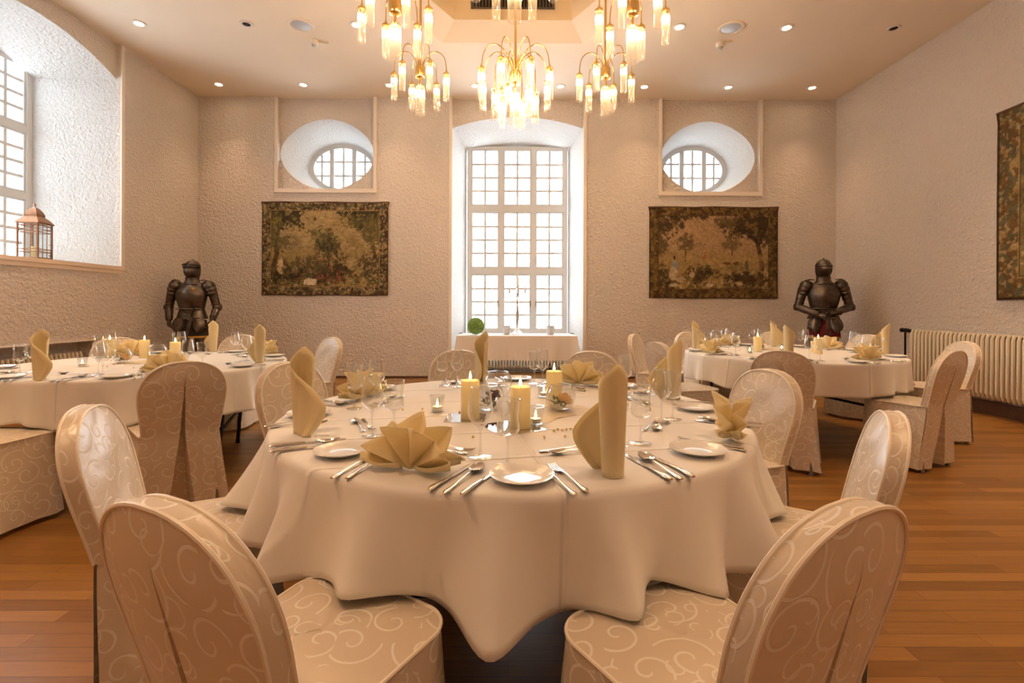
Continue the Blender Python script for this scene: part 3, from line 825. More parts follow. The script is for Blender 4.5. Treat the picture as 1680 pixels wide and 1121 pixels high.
def cloth(loc,seed,drop,label,peaks=None,flare=.10,rz=0.0,low=None):
    rnd=random.Random(seed);nth=420;m=MB();rows=[]
    if peaks is None:
        peaks=[];a=rnd.random()*10
        while a<360-10: peaks.append((a,rnd.uniform(.45,1.0),rnd.uniform(4.5,8)));a+=rnd.uniform(13,23)
    base=[]
    for j in range(nth):
        th=360*j/nth;f=0
        for a,am,wd in peaks:
            d=(th-a+180)%360-180
            f=max(f,am*math.exp(-abs(d/(wd*.85))**1.7))
        f+=.10*math.sin(R(th*3)+seed)+.05*math.sin(R(th*11)+seed*2)
        base.append(f)
    lowf=[0]*nth
    if low:
        for a,am,wd in low:
            for j in range(nth):
                d=(360*j/nth-a+180)%360-180;lowf[j]+=am*math.exp(-(d/wd)**2)
    rr=[0,.15,.3,.45,.6,.72,.80,.85,.88,.895]
    for r in rr: rows.append([(r*math.cos(2*PI*j/nth),r*math.sin(2*PI*j/nth),.7535) for j in range(nth)])
    prof=[(.903,.7515),(.910,.746),(.9135,.736)]
    for r,z in prof: rows.append([((r)*math.cos(2*PI*j/nth),(r)*math.sin(2*PI*j/nth),z) for j in range(nth)])
    K=13
    for k in range(1,K+1):
        t=k/K;row=[]
        for j in range(nth):
            th=2*PI*j/nth;d=drop+lowf[j]
            tt=t**1.15
            r=.9135+tt*(flare*base[j]-.022)+.010*t*math.sin(th*29+seed+3*t)*.4
            sw=.05*math.sin(th*5+seed)*t*t*.4
            z=.736-d*t*(1-.03*base[j])
            row.append((r*math.cos(th+sw*.4),r*math.sin(th+sw*.4),z))
        rows.append(row)
    m.grid(list(reversed(rows)),True)
    o=m.build('tablecloth','linen',ang=80,loc=(loc[0],loc[1],0));o.rotation_euler=(0,0,rz)
    s=o.modifiers.new('hem','SOLIDIFY');s.thickness=.0016;s.offset=1
    tag(o,label,'tablecloth');return o
for k,lab,lc in (('C','round folding banquet table, front and centre, under the long white cloth','long white tablecloth draped in deep folds over the centre round table'),
                 ('L','round folding banquet table at the left, black legs showing under its cloth','white tablecloth on the left round table, cut by the photo edge'),
                 ('R','round folding banquet table at the right, black legs showing under its cloth','white tablecloth on the right round table before the suit of armour')):
    x,y=TABLES[k]
    place('banquet_table',TM,(x,y,0),{'C':R(90),'L':R(20),'R':R(12)}[k],lab,'table','round banquet tables')
    if k=='C':
        pk=[(-93,1.0,5.6),(-74.5,.85,5.0),(-58,.55,6.0),(-43,.9,5),(-26,.55,6),(-113,.65,5.5),(-131,.8,5),(-146,.55,6),(-160,.9,5.5),(-178,.7,6),(-8,.7,6)]+[(10+18*i,.5+.4*((i*7)%5)/5,6) for i in range(9)]
        cloth((x,y),3,.277,lc,pk,.165,low=[(q,-.052,11) for q in SEATS['C']])
    else: cloth((x,y),5 if k=='L' else 9,.275 if k=='L' else .245,lc,None,.09,low=[(q,-.055 if k=='L' else -.03,12) for q in SEATS[k]])
# ------------------------------------------------------------------ table settings
ZS=.7555
def napkin_tall():
    m=MB();H=.292;n0=18;n1=16;rows=[]
    A0,A1=-60,220        # the column wraps 280 degrees, the flap leaves it at its end
    def top(s): return H*(1.0-(.30*(s-.45)/.55 if s>.45 else .24*(.45-s)/.45))
    ea=R(A1);tx,ty=-math.sin(ea),math.cos(ea)
    for k in range(19):
        t=k/18;row=[]
        for i in range(n0+1):
            s=i/n0;a=R(A0+(A1-A0)*s);rad=(.0245+.004*s)*(1+.50*t)
            row.append((rad*math.cos(a),rad*math.sin(a)*(1-.12*t),t*top(s)))
        zz=t*top(1.0);bx,by=row[-1][0],row[-1][1]
        prof=interp(t,[0,.10,.25,.40,.52,.68,.84,.95,1.0],[.038,.060,.086,.104,.106,.082,.046,.016,.002])
        for i in range(1,n1+1):
            s=i/n1;d=prof*s
            bend=.024*math.sin(s*2.4)*(1-.4*t)+.011*math.sin(s*8.5+.8)*(1-t)**.9*s
            row.append((bx+tx*d+ty*bend,by+ty*d-tx*bend,max(0,zz-.012*s*(1-t)*(t>.05))))
        rows.append(row)
    m.grid(rows)
    m.grid([[(p[0]*.94-tx*.003,p[1]*.94-ty*.003,p[2]*.955) for p in r] for r in rows])
    return m
FLAP=math.degrees(math.atan2(math.cos(R(220)),-math.sin(R(220))))
def napkin_fan():
    m=MB()
    def fan(side,n,R0,tilt,ph,span=84):
        K=9;M=n*8;rows=[]
        for k in range(K+1):
            t=k/K;row=[]
            for i in range(M+1):
                a=lerp(-span,span,i/M);q=(i/8+ph)%1.0
                tri=1-4*abs(q-.5)              # -1 in the valley, 1 on the ridge
                r=R0*t*(.925+.075*math.copysign(abs(tri)**.8,tri)*t)
                dep=.025*tri*math.sin(PI*.55*t)
                el=R(a);x=r*math.sin(el);zz=r*math.cos(el)
                y=dep+math.sin(R(tilt))*zz+.010*t*t
                row.append((x,side*(y+.004),max(.001,zz*math.cos(R(tilt))+.003+.012*t*(abs(a)/span)**4)))
            rows.append(row)
        m.grid(rows if side>0 else [list(reversed(r)) for r in rows])
    fan(-1,4,.134,13,0.0);fan(1,4,.142,9,.5)
    # boat-shaped leaves spreading at the foot
    for s,y0,tw in ((-1,-.028,.15),(1,-.024,-.1),(1,.026,.25),(-1,.030,-.2)):
        rows=[]
        for i in range(9):
            t=i/8;w=.031*math.sin(PI*min(1,t*.95+.06))**.8
            cx=s*(.02+.112*t);cy=y0*(.3+.9*t);lift=.004+.018*t*t
            rows.append([(cx,cy-w*1.0,lift+.018),(cx,cy-w*.45,lift+.004),(cx,cy,lift),(cx,cy+w*.45,lift+.005),(cx,cy+w*1.0,lift+.022)])
        m.grid(rows)
    return m
def solid(o,t):
    s=o.modifiers.new('cloth','SOLIDIFY');s.thickness=t;s.offset=0
NT=napkin_tall().mesh('napkin','napkin_cloth',ang=55)
NF=napkin_fan().mesh('napkin','napkin_cloth',ang=35)
def flut(a,z): return 1+.012*abs(math.cos(8*a))
m=MB();m.lathe([(.002,.004),(.030,.004),(.048,.0045),(.055,.008),(.066,.0125),(.0775,.0165),(.0805,.0172),(.0800,.0150),(.066,.0095),(.052,.003),(.045,.0),(.002,.0)],48,mod=lambda a,z:1+(.014*abs(math.cos(8*a)) if z>.0135 else 0))
PLATE=m.mesh('plate','porcelain')
def knife():
    h=MB();h.tube([(0,0,.0055),(0,.012,.0065),(0,.05,.006),(0,.085,.005),(0,.10,.0045)],[.006,.0085,.0072,.0058,.0055],10,flat=.55)
    b=MB()
    rows=[]
    for y,wl,wr_,z in ((.10,.004,.004,.0045),(.112,.0065,.0055,.0035),(.135,.0085,.006,.0030),(.18,.009,.006,.0028),(.205,.0075,.0055,.0026),(.220,.002,.004,.0025),(.223,.0,.001,.0025)):
        rows.append([(-wl,y,z-.0002),(0,y,z+.0011),(wr_,y,z+.0014),(wr_,y,z-.0014),(0,y,z-.0011)])
    b.grid(rows,True,None,True,True)
    return h,b
def fork():
    h=MB();h.tube([(0,0,.003),(0,.010,.003),(0,.03,.0035),(0,.07,.007),(0,.115,.010),(0,.135,.007)],[.005,.0085,.0060,.0032,.0028,.0036],8,flat=.42)
    t=MB();rows=[]
    for y,w,z in ((.132,.0038,.0075),(.140,.008,.005),(.150,.0115,.003),(.160,.012,.0026)):
        rows.append([(-w,y,z+.001),(-w*.5,y,z),(w*.5,y,z),(w,y,z+.001)])
    t.grid(rows);t.grid([[(x,y,z-.0014) for x,y,z in reversed(r)] for r in rows])
    for i in range(4):
        x=lerp(-.0103,.0103,i/3)
        t.tube([(x,.158,.0025),(x,.172,.0030),(x*.96,.186,.0050),(x*.92,.197,.0085)],[.0017,.0016,.0014,.0008],6)
    return h,t
def spoon(L=.20):
    h=MB();k=L/.20;h.tube([(0,0,.003),(0,.010*k,.003),(0,.03*k,.0035),(0,.07*k,.007),(0,.115*k,.011),(0,.140*k,.008)],[.005,.0085,.0060,.0032,.0028,.0035],8,flat=.42)
    b=MB();rows=[]
    for t in range(11):
        u=t/10;y=(.134+.066*u)*k;w=.0205*k*(math.sin(PI*(u*.93+.05))**.62)*(1-.12*u)
        z0=.0085-.0045*math.sin(PI*u)
        rows.append([(w*s,y,z0-.0095*k*(1-s*s)*math.sin(PI*min(1,u+.02))**.7+.0045) for s in (-1,-.75,-.45,0,.45,.75,1)])
    mz=min(p[2] for r in rows for p in r)
    rows=[[(x,y,z-mz+.0012) for x,y,z in r] for r in rows]
    b.grid(rows);b.grid([[(x,y,z-.0011) for x,y,z in reversed(r)] for r in rows])
    return h,b
def parts(a,na,b,nb,mat='steel'): return [(na,a.mesh(na,mat)),(nb,b.mesh(nb,mat))]
def joined(name,*mbs,mat='steel'):
    m=MB()
    for q in mbs: m.merge(q)
    return m.mesh(name,mat)
kh,kb=knife();fh,ft=fork();sh_,sb=spoon();dh,db=spoon(.175)
KNIFE=parts(kh,'handle',kb,'blade');FORK=parts(fh,'handle',ft,'tines');SPOON=parts(sh_,'handle',sb,'spoon_bowl');DSPOON=parts(dh,'handle',db,'spoon_bowl')
KNIFE1=joined('knife',kh,kb);FORK1=joined('fork',fh,ft);SPOON1=joined('spoon',sh_,sb)
def wineglass(bowl,stem_h,foot_r):
    b=MB();b.lathe([(r,z) for r,z in bowl],28)
    s=MB();z0=bowl[0][1];s.lathe([(foot_r*.22,.0045),(.006,.010),(.0036,.022),(.0032,z0*.6),(.0036,z0-.01),(.008,z0),(.010,z0+.004)],14)
    f=MB();f.lathe([(.002,.0058),(foot_r*.35,.0045),(foot_r*.97,.0018),(foot_r,.0010),(foot_r*.97,.0003),(.002,.0003)],28)
    rr,zz=bowl[-1]
    rim=MB();rim.tube([(rr*math.cos(2*PI*i/28),rr*math.sin(2*PI*i/28),zz) for i in range(29)],.0009,5,False)
    return [('glass_bowl',b.mesh('glass_bowl','drink_glass'),[('rim',rim.mesh('rim','drink_glass'))]),('stem',s.mesh('stem','drink_glass')),('foot',f.mesh('foot','drink_glass'))]
WINE=wineglass([(.004,.086),(.012,.089),(.024,.100),(.033,.113),(.0365,.124),(.0365,.132),(.034,.155),(.030,.180),(.0272,.200)],.08,.034)
WATER=wineglass([(.004,.080),(.014,.082),(.026,.088),(.0315,.098),(.0318,.108),(.0290,.124),(.0285,.136),(.0305,.158),(.0335,.182)],.08,.0335)
# candles, tea lights, bowls
def candle_parts(h=.145,r=.036):
    b=MB();b.lathe([(.002,0),(r*.97,0),(r,.003),(r,h-.006),(r*.96,h),(r*.86,h-.002),(r*.7,h-.010),(.002,h-.012)],28)
    w=MB();w.tube([(0,0,h-.013),(.001,0,h+.002),(.003,0,h+.006)],.0011,5)
    f=MB();f.lathe([(.001,h+.001),(.0042,h+.007),(.0050,h+.012),(.0036,h+.020),(.0016,h+.028),(.0004,h+.034)],10)
    return [('wax_body',b.mesh('wax_body','wax')),('wick',w.mesh('wick','wick')),('flame',f.mesh('flame','flame_glow'))]
CANDLE=candle_parts();CANDLE_S=candle_parts(.105,.036)
def tealight_parts():
    g=MB();g.lathe([(.002,.003),(.024,.003),(.0245,.012),(.028,.04),(.0315,.066),(.0300,.066),(.0265,.04),(.0232,.012),(.022,.006),(.002,.006)],24)
    c=MB();c.lathe([(.002,.0065),(.0195,.0065),(.0195,.022),(.018,.022),(.002,.021)],18)
    f=MB();f.lathe([(.0005,.022),(.0036,.028),(.004,.033),(.002,.042),(.0003,.050)],8)
    return [('glass_cup',g.mesh('glass_cup','bowl_glass')),('tealight_candle',c.mesh('tealight_candle','wax_white')),('flame',f.mesh('flame','flame_glow'))]
TEA=tealight_parts()
def bowl_parts(r=.062,kind='rose'):
    g=MB();prof=[(.002,.0),(r*.5,.0)]
    for i in range(1,13):
        a=lerp(-60,47,i/12);prof.append((r*math.cos(R(a)),r*.86+r*math.sin(R(a))))
    g.lathe(prof,32)
    rim=MB();rr,zz=prof[-1];rim.tube([(rr*math.cos(2*PI*i/32),rr*math.sin(2*PI*i/32),zz) for i in range(33)],.0016,6,False)
    out=[('glass_bowl',g.mesh('glass_bowl','bowl_glass'),[('rim',rim.mesh('rim','bowl_glass'))])]
    rnd=random.Random(hash(kind)%1000 if False else len(kind))
    if kind=='rose':
        p=MB();c=Vector((r*.30,-r*.10,r*.70))
        for ring,(n,rad,tl) in enumerate(((3,.012,.3),(5,.020,.65),(6,.027,1.0),(7,.031,1.35))):
            for i in range(n):
                a=2*PI*i/n+ring*.6;rows=[]
                for u in range(6):
                    row=[]
                    for v in range(-3,4):
                        b_=a+v*.30*(1-.05*u);t=u/5;q=rad*(.35+.65*math.sin(t*1.7)**.7)*(1+.10*t*(ring>1))
                        z=-.022+(.046-.006*ring)*t-.010*(v/3)**2*t
                        row.append((q*math.cos(b_),q*math.sin(b_),z))
                    rows.append(row)
                p.grid(rows)
        p.xf(Matrix.Translation(c)@Matrix.Rotation(.5,4,'Y'))
        out.append(('rose',p.mesh('rose','rose_petal',ang=80)))
    if kind=='berry':
        p=MB()
        for i in range(22):
            a=rnd.random()*2*PI;q=rnd.random()**.5*r*.5
            p.ell((q*math.cos(a)+r*.2,q*math.sin(a),r*.75+rnd.random()*r*.45),.0075,.0075,.0075,8,6)
        out.append(('berries',p.mesh('berries','berry')))
    if kind!='clear':
        p=MB()
        for i in range(70):
            a=rnd.random()*2*PI;q=rnd.random()**.5*r*.72;L=rnd.uniform(.014,.03)
            b0=Vector((q*math.cos(a)-(r*.22 if kind=='rose' else 0),q*math.sin(a),r*.16+rnd.random()*r*.5));
            if b0.xy.length>r*.75: continue
            d=Vector((rnd.uniform(-1,1),rnd.uniform(-1,1),rnd.uniform(.1,1))).normalized()*L;s=d.cross(Vector((0,0,1))).normalized()*L*.28
            p.add([b0,b0+d*.5+s,b0+d,b0+d*.5-s],[(0,1,2,3)])
        out.append(('greenery',p.mesh('greenery','leaf_green',smooth=False)))
    return out
BROSE=bowl_parts(.062,'rose');BBERRY=bowl_parts(.064,'berry');BCLEAR=bowl_parts(.062,'clear')
m=MB();m.ell((0,0,.0045),.0045,.0045,.0045,10,8);BEAD=m.mesh('bead','bead_gold')
def setting(tb,ang,kind,desc,det=True,nap=(0,.80),plate=(-.225,.80),forks=(-.112,-.148),fr=(.905,.0),kn=(.125,.158,.192),dess=(-.085,.615),wine=(.150,.625),water=(.225,.680),nrot=0,tw=0,skip=()):
    cx,cy=TABLES[tb];a=R(ang);d=Vector((-math.cos(a),-math.sin(a),0));rt=Vector((d.y,-d.x,0))
    tn={'C':'centre table','L':'left table','R':'right table'}[tb];g=' on the '+tn
    def at(u,r,z=ZS): p=Vector((cx,cy,0))-d*r+rt*u;return (p.x,p.y,z)
    kw,fw=(('right of','left of') if rt.x>0 else ('left of','right of')) if abs(rt.x)>abs(rt.y) else (('behind','before') if rt.y>0 else ('before','behind'))
    hd=a+PI/2           # local +y points to the table centre
    def put(nm,spec,u,r,rz,l,cat,z=ZS,rot=None):
        if nm in skip: return
        return place(nm,spec,at(u,r,z),hd+rz,l,cat,cat+'s'+g if cat not in('knife',) else 'knives'+g)
    K,F,S,D=(KNIFE,FORK,SPOON,DSPOON) if det else (KNIFE1,FORK1,SPOON1,SPOON1)
    nn='tall rolled yellow napkin' if kind=='tall' else 'yellow star-folded fan napkin'
    o=None
    if 'napkin' not in skip:
        o=put('napkin',NT if kind=='tall' else NF,nap[0],nap[1],(R(nrot-FLAP)-hd if kind=='tall' else R(nrot)),'%s standing at %s, %s'%(nn,desc,tn),'napkin',ZS+.001);solid(o,.0022)
    if o and tb=='C' and ang==-33: o.scale=(.70,.95,1.06)
    w=', '+tn
    put('side_plate',PLATE,plate[0],plate[1],0,'small white fluted plate, '+desc+w,'plate')
    put('fork',F,forks[0],fr[0],R(tw),'inner steel fork '+fw+' the napkin, '+desc+w,'fork')
    put('fork',F,forks[1],fr[0]+.012,R(tw),'outer steel fork '+fw+' the napkin, '+desc+w,'fork')
    put('knife',K,kn[0],.905,R(-tw),'inner steel knife '+kw+' the napkin, '+desc+w,'knife')
    put('spoon',S,kn[1],.905,R(-tw),'steel soup spoon between two knives, '+desc+w,'spoon')
    put('knife',K,kn[2],.905,R(-tw),'outer steel knife '+kw+' the napkin, '+desc+w,'knife')
    if 'dess' not in skip:
        place('dessert_spoon',D,at(dess[0]+.17,dess[1]),hd+R(90),'steel dessert spoon lying inward of the napkin, '+desc+w,'spoon','spoons'+g)
        if det: place('dessert_fork',F,at(dess[0]-.02,dess[1]-.032),hd+R(-90),'steel dessert fork lying inward of the napkin, '+desc+w,'fork','forks'+g)
    put('wine_glass',WINE,wine[0],wine[1],0,'empty tulip wine glass by the knife tips, '+desc+w,'wine glass')
    put('water_glass',WATER,water[0],water[1],0,'empty flared water glass by the knife tips, '+desc+w,'water glass')
setting('C',-72,'tall','the front right place',nap=(0,.822),plate=(-.228,.775),fr=(.905,0),kn=(.118,.150,.185),wine=(.150,.590),water=(.236,.590),nrot=168,tw=2)
setting('C',-110,'fan','the front left place',nap=(0,.79),plate=(-.262,.735),kn=(.122,.160,.205),wine=(.130,.625),water=(.230,.670),tw=3)
setting('C',-33,'fan','the right edge',nap=(.04,.835),plate=(-.190,.780),forks=(-.070,-.100),kn=(.225,.255,.29),fr=(.89,0),dess=(-.02,.60),wine=(.125,.585),water=(.205,.605),nrot=9)
setting('C',18,'tall','the far right place',nap=(0,.80),plate=(-.225,.74),nrot=190,wine=(.13,.62),water=(.2,.66))
setting('C',60,'fan','place before the right rear chair',nap=(0,.76),wine=(.16,.62),water=(.23,.66))
setting('C',103,'tall','place before the left rear chair',nap=(0,.74),nrot=-60)
setting('C',160,'fan','the far left place',nap=(0,.74),wine=(.12,.58),water=(.20,.63))
setting('C',-153,'tall','the left edge',nap=(0,.80),plate=(-.26,.76),nrot=-5,kn=(.15,.18,.212),wine=(.155,.60),water=(.17,.53))
# left and right tables
setting('L',-92,'tall','the near edge',False,nap=(0,.84),nrot=5)
setting('L',-50,'fan','place behind the pleated chair back',False,nap=(.03,.72))
setting('L',0,'tall','the right edge',False,nap=(0,.80),nrot=185)
setting('L',49,'fan','the far right place',False,nap=(0,.83))
setting('L',94,'tall','the far place',False,nap=(0,.85),nrot=185)
setting('L',137,'fan','the far left place',False,nap=(0,.72))
N0=set(bpy.data.objects)
setting('L',-140,'tall','the near left place',False,skip=('napkin',))
for o_ in set(bpy.data.objects)-N0:
    if 'label' in o_: o_['label']=o_['label'].replace('the napkin','the plate')
setting('R',-172,'fan','the left edge',False,nap=(0,.78))
setting('R',-119,'tall','place behind the tan chair back',False,nap=(0,.80),nrot=80)
setting('R',-69,'fan','the near place',False,nap=(0,.73))
setting('R',-12,'tall','the right edge',False,nap=(0,.82),nrot=185)
setting('R',32,'fan','the far right place',False,nap=(0,.78))
setting('R',70,'tall','the far place',False,nap=(0,.75),nrot=10)
setting('R',105,'fan','the far left place',False,nap=(0,.80))
setting('R',152,'tall','the rear left edge',False,nap=(0,.82),nrot=0)
# centrepieces
def mir(x,y,s,rz,l):
    m=MB();m.box(-s/2,s/2,-s/2,s/2,0,.003);o=m.build('mirror_tile','mirror_glass',smooth=False,loc=(x,y,ZS-.001));o.rotation_euler=(0,0,R(rz));tag(o,l,'mirror','mirror tiles under candles')
mir(-.168,1.888,.152,0,'square mirror tile under the left pillar candle of the centre table')
mir(.012,1.742,.178,28,'square mirror tile under the front pillar candle of the centre table')
ZM=ZS+.0025
place('pillar_candle',CANDLE,(-.150,1.880,ZM),.3,'lit cream pillar candle, left one of three on the centre table','candle','pillar candles on the centre table')
place('pillar_candle',CANDLE,(.040,1.735,ZM),1.1,'lit cream pillar candle, front one of three on the centre table','candle','pillar candles on the centre table')
place('pillar_candle',CANDLE,(.200,2.170,ZS),2.0,'lit cream pillar candle, rearmost of three on the centre table','candle','pillar candles on the centre table')
place('fish_bowl',BROSE,(.215,2.03,ZS+.007),.2,'round glass bowl holding a cream rose and greenery','bowl','glass bowls on the centre table')
place('fish_bowl',BBERRY,(-.085,2.05,ZS),0,'round glass bowl holding dark red berries and greenery between the candles','bowl','glass bowls on the centre table')
place('fish_bowl',BCLEAR,(-.055,2.36,ZS),0,'round empty-looking glass bowl behind the berry bowl','bowl','glass bowls on the centre table',scale=1.15)
for x,y,l in ((-.294,2.0,'left of the left pillar candle'),(.098,1.79,'right of the front pillar candle'),(.165,2.33,'behind the rearmost pillar candle')):
    place('tealight_holder',TEA,(x,y,ZS),0,'small glass holding a lit tealight, '+l,'tealight','tealights on the centre table')
def runner(x,y,L,W,rz,seed,l):
    m=MB();rows=[]
    for i in range(25):
        t=i/24-.5
        rows.append([(t*L+.01*math.sin(j*1.7+seed),(j/10-.5)*W*(1+.25*math.sin(t*9+seed))+.02*math.sin(t*7+seed),.0010+.0025*(1+math.sin(t*23+j*.9+seed))*(.5+.5*math.sin(t*11+seed*3+j*.4))) for j in range(11)])
    m.grid(rows);o=m.build('organza_runner','organza',ang=80,loc=(x,y,ZS));o.rotation_euler=(0,0,R(rz));tag(o,l,'table runner')
runner(.20,1.985,.34,.16,40,1,'crumpled cream organza ribbon under the rose bowl, centre table')
m=MB();rows=[]
for i in range(13):
    a=lerp(-1.2,1.9,i/12);w=.026*math.sin(PI*(i+.6)/13.2)**.6
    rows.append([(.036*math.cos(a)+.0,w*s,.036+.034*math.sin(a)+.006*(1-s*s)) for s in (-1,-.6,-.2,.2,.6,1)])
m.grid(rows);o=m.build('white_petal','white_petal',ang=80,loc=(-.03,1.90,ZS));o.rotation_euler=(0,0,R(20));tag(o,'curled white petal lying between two pillar candles','petal')
rnd=random.Random(4)
for x,y in ((-.262,1.60),(-.215,1.585),(-.20,1.60),(-.118,1.60),(.115,1.60),(.185,1.61),(.20,1.70),(.17,1.70),(.185,1.69),(.215,1.705),(.24,1.75),(.265,1.77),(-.345,1.97),(-.36,2.03),(-.20,1.97),(-.44,2.02),(.30,1.80),(-.30,1.72),(.22,1.66),(.155,1.68)):
    o=place('bead',BEAD,(x,y,ZS),0,'tiny gold bead scattered on the cloth around the candles of the centre table','bead','gold beads on the centre table')
def side_centre(tb,tn,cands,bowl,teas):
    for (x,y,h),l in zip(cands,('left','middle','right')): place('pillar_candle',CANDLE_S if h else CANDLE,(x,y,ZS),0,'lit cream pillar candle, %s one of three on the %s'%(l,tn),'candle','pillar candles on the '+tn)
    place('fish_bowl',BROSE,bowl+(ZS+.006,),.4,'round glass bowl with an orange-cream rose on the '+tn,'bowl')
    for i,(x,y) in enumerate(teas): place('tealight_holder',TEA,(x,y,ZS),0,'small glass with a lit tealight, %s of two on the %s'%(('nearer','farther')[i],tn),'tealight','tealights on the '+tn)
    runner(bowl[0]+.10,bowl[1]+.06,.34,.2,15,3,'crumpled cream organza ribbon beside the rose bowl, '+tn)
    rnd=random.Random(len(tn))
    for i in range(10): place('bead',BEAD,(bowl[0]+rnd.uniform(-.35,.3),bowl[1]+rnd.uniform(-.3,.15),ZS),0,'tiny gold bead scattered on the cloth of the '+tn,'bead','gold beads on the '+tn)
side_centre('L','left table',((-3.28,4.02,0),(-2.98,4.00,0),(-2.58,3.78,0)),(-2.86,3.62),((-2.42,3.60),(-2.98,3.42)))
side_centre('R','right table',((2.40,4.70,0),(2.93,4.66,1),(2.86,4.50,0)),(2.55,4.95),((2.25,4.55),(2.70,4.82)))
place('fish_bowl',BCLEAR,(-2.86,3.98,ZS),0,'round clear glass bowl between two candles on the left table','bowl',scale=1.1)
# ------------------------------------------------------------------ tapestries (woven picture as per-vertex colour)
def vnoise(x,y,seed):
    xi=np.floor(x).astype(np.int64);yi=np.floor(y).astype(np.int64);xf=x-xi;yf=y-yi
    def h(a,b):
        n=(a*374761393+b*668265263+seed*1442695)&0x7fffffff
        n=((n^(n>>13))*1274126177)&0x7fffffff
        return ((n^(n>>16))&0xffff)/65535.0
    u=xf*xf*(3-2*xf);v=yf*yf*(3-2*yf)
    return (h(xi,yi)*(1-u)+h(xi+1,yi)*u)*(1-v)+(h(xi,yi+1)*(1-u)+h(xi+1,yi+1)*u)*v
def fbm(x,y,seed,o=4):
    s=0;a=.5;t=0
    for i in range(o): s=s+a*vnoise(x*2**i,y*2**i,seed+i*17);t+=a;a*=.55
    return s/t
def ss(a,b,x): t=np.clip((x-a)/(b-a),0,1);return t*t*(3-2*t)
def tapestry(name,label,W,H,style,loc,rz,seed):
    nx=400 if style!='side' else 200;ny=int(nx*H/W)
    u,v=np.meshgrid(np.linspace(0,1,nx),np.linspace(0,1,ny))   # v up
    ar=W/H
    def mix(c,c2,f): return c+(np.array(c2)-c)*f[...,None]
    def A(c): return np.broadcast_to(np.array(c,dtype=float),u.shape+(3,)).copy()
    n1=fbm(u*14*ar,v*14,seed);n2=fbm(u*38*ar,v*38,seed+5,3);n3=fbm(u*5*ar,v*5,seed+9)
    sky,gnd,dk,lf,ol=((.33,.235,.11),(.24,.17,.065),(.030,.027,.018),(.20,.15,.045),(.085,.072,.032)) if style=='wood' else ((.31,.20,.11),(.25,.17,.07),(.035,.024,.014),(.16,.10,.035),(.085,.06,.028))
    if style=='side': sky,gnd=(.16,.12,.05),(.17,.13,.055)
    c=A(sky);c=mix(c,(.24,.165,.07),ss(.35,.75,n3)*.5)
    c=mix(c,gnd,ss(.60,.35,v+.15*(n3-.5)))
    c=mix(c,ol,ss(.48,.62,n1)*ss(.55,.15,v)*.8)
    c=mix(c,(.38,.29,.14),ss(.60,.72,n2)*ss(.5,.2,v)*.7)
    def blob(cx,cy,rx,ry,th,colr,sd,den=1.0,k=20,hl=None):
        nonlocal c
        d=np.sqrt(((u-cx)/rx)**2+((v-cy)/ry)**2);nn=fbm(u*k*ar,v*k,sd,4)
        nn=.62*nn+.38*fbm(u*k*3.1*ar,v*k*3.1,sd+7,3);m=ss(th-.07,th+.05,nn-.38*d+.18)*ss(1.35,1.0,d)*den
        c=mix(c,colr,m)
        if hl is not None:
            m2=ss(.55,.66,fbm(u*k*1.6*ar+3,v*k*1.6,sd+3,3))*m;c=mix(c,hl,m2*.8)
    def trunk(pts,w,colr):
        nonlocal c
        for (x0,y0),(x1,y1) in zip(pts[:-1],pts[1:]):
            dx,dy=(x1-x0)*ar,y1-y0;L=dx*dx+dy*dy
            t=np.clip((((u-x0)*ar)*dx+(v-y0)*dy)/L,0,1);d=np.hypot((u-x0)*ar-t*dx,(v-y0)-t*dy)
            c=mix(c,colr,ss(w,w*.55,d)*.9)
    if style=='wood':
        trunk([(.09,.30),(.12,.45),(.105,.6),(.15,.8)],.030,(.06,.04,.02));trunk([(.53,.33),(.52,.5),(.47,.62)],.016,(.07,.05,.025));trunk([(.53,.4),(.58,.62)],.014,(.07,.05,.025));trunk([(.90,.4),(.87,.6),(.84,.75)],.02,(.07,.05,.02))
        blob(.16,.86,.26,.17,.42,dk,seed+1,.95,16,lf);blob(.05,.70,.12,.25,.42,ol,seed+2,.9,20,lf);blob(.13,.56,.12,.12,.42,ol,seed+21,.85,22,(.17,.12,.06))
        blob(.82,.86,.24,.15,.42,dk,seed+3,.95,16,lf);blob(.90,.68,.13,.2,.42,ol,seed+4,.9,20,(.20,.14,.05));blob(.78,.78,.2,.10,.44,ol,seed+31,.8,20,lf)
        blob(.50,.62,.14,.18,.44,ol,seed+6,.9,22,(.22,.17,.06));blob(.52,.50,.12,.13,.44,dk,seed+26,.8,22,(.16,.12,.05));blob(.28,.55,.10,.12,.5,(.17,.125,.06),seed+7,.7,24);blob(.72,.55,.10,.10,.5,(.19,.14,.06),seed+8,.7,24)
        blob(.45,.27,.34,.20,.42,dk,seed+10,.8,20,(.26,.10,.05));blob(.55,.20,.2,.12,.46,(.05,.035,.02),seed+11,.8,24,(.34,.10,.06));blob(.35,.34,.2,.10,.44,ol,seed+27,.8,24,(.30,.19,.09))
        blob(.86,.32,.13,.20,.44,dk,seed+12,.8,24,(.36,.22,.14));blob(.15,.22,.18,.12,.42,dk,seed+13,.9,20,(.15,.10,.04));blob(.62,.30,.06,.04,.34,(.05,.035,.02),seed+14,.9,30)
        blob(.38,.145,.055,.035,.34,(.50,.40,.25),seed+15,.95,26);blob(.145,.30,.022,.09,.30,(.44,.32,.17),seed+16,.95,26);blob(.70,.36,.09,.07,.45,(.36,.26,.12),seed+17,.7,26)
        c=mix(c,dk,ss(.10,.04,v)*.7)
    elif style=='hunt':
        trunk([(.88,.32),(.86,.5),(.84,.62),(.74,.74)],.030,(.06,.035,.018));trunk([(.85,.58),(.90,.75)],.022,(.06,.035,.018));trunk([(.28,.40),(.28,.52)],.010,(.07,.045,.02));trunk([(.645,.47),(.645,.56)],.008,(.08,.05,.025))
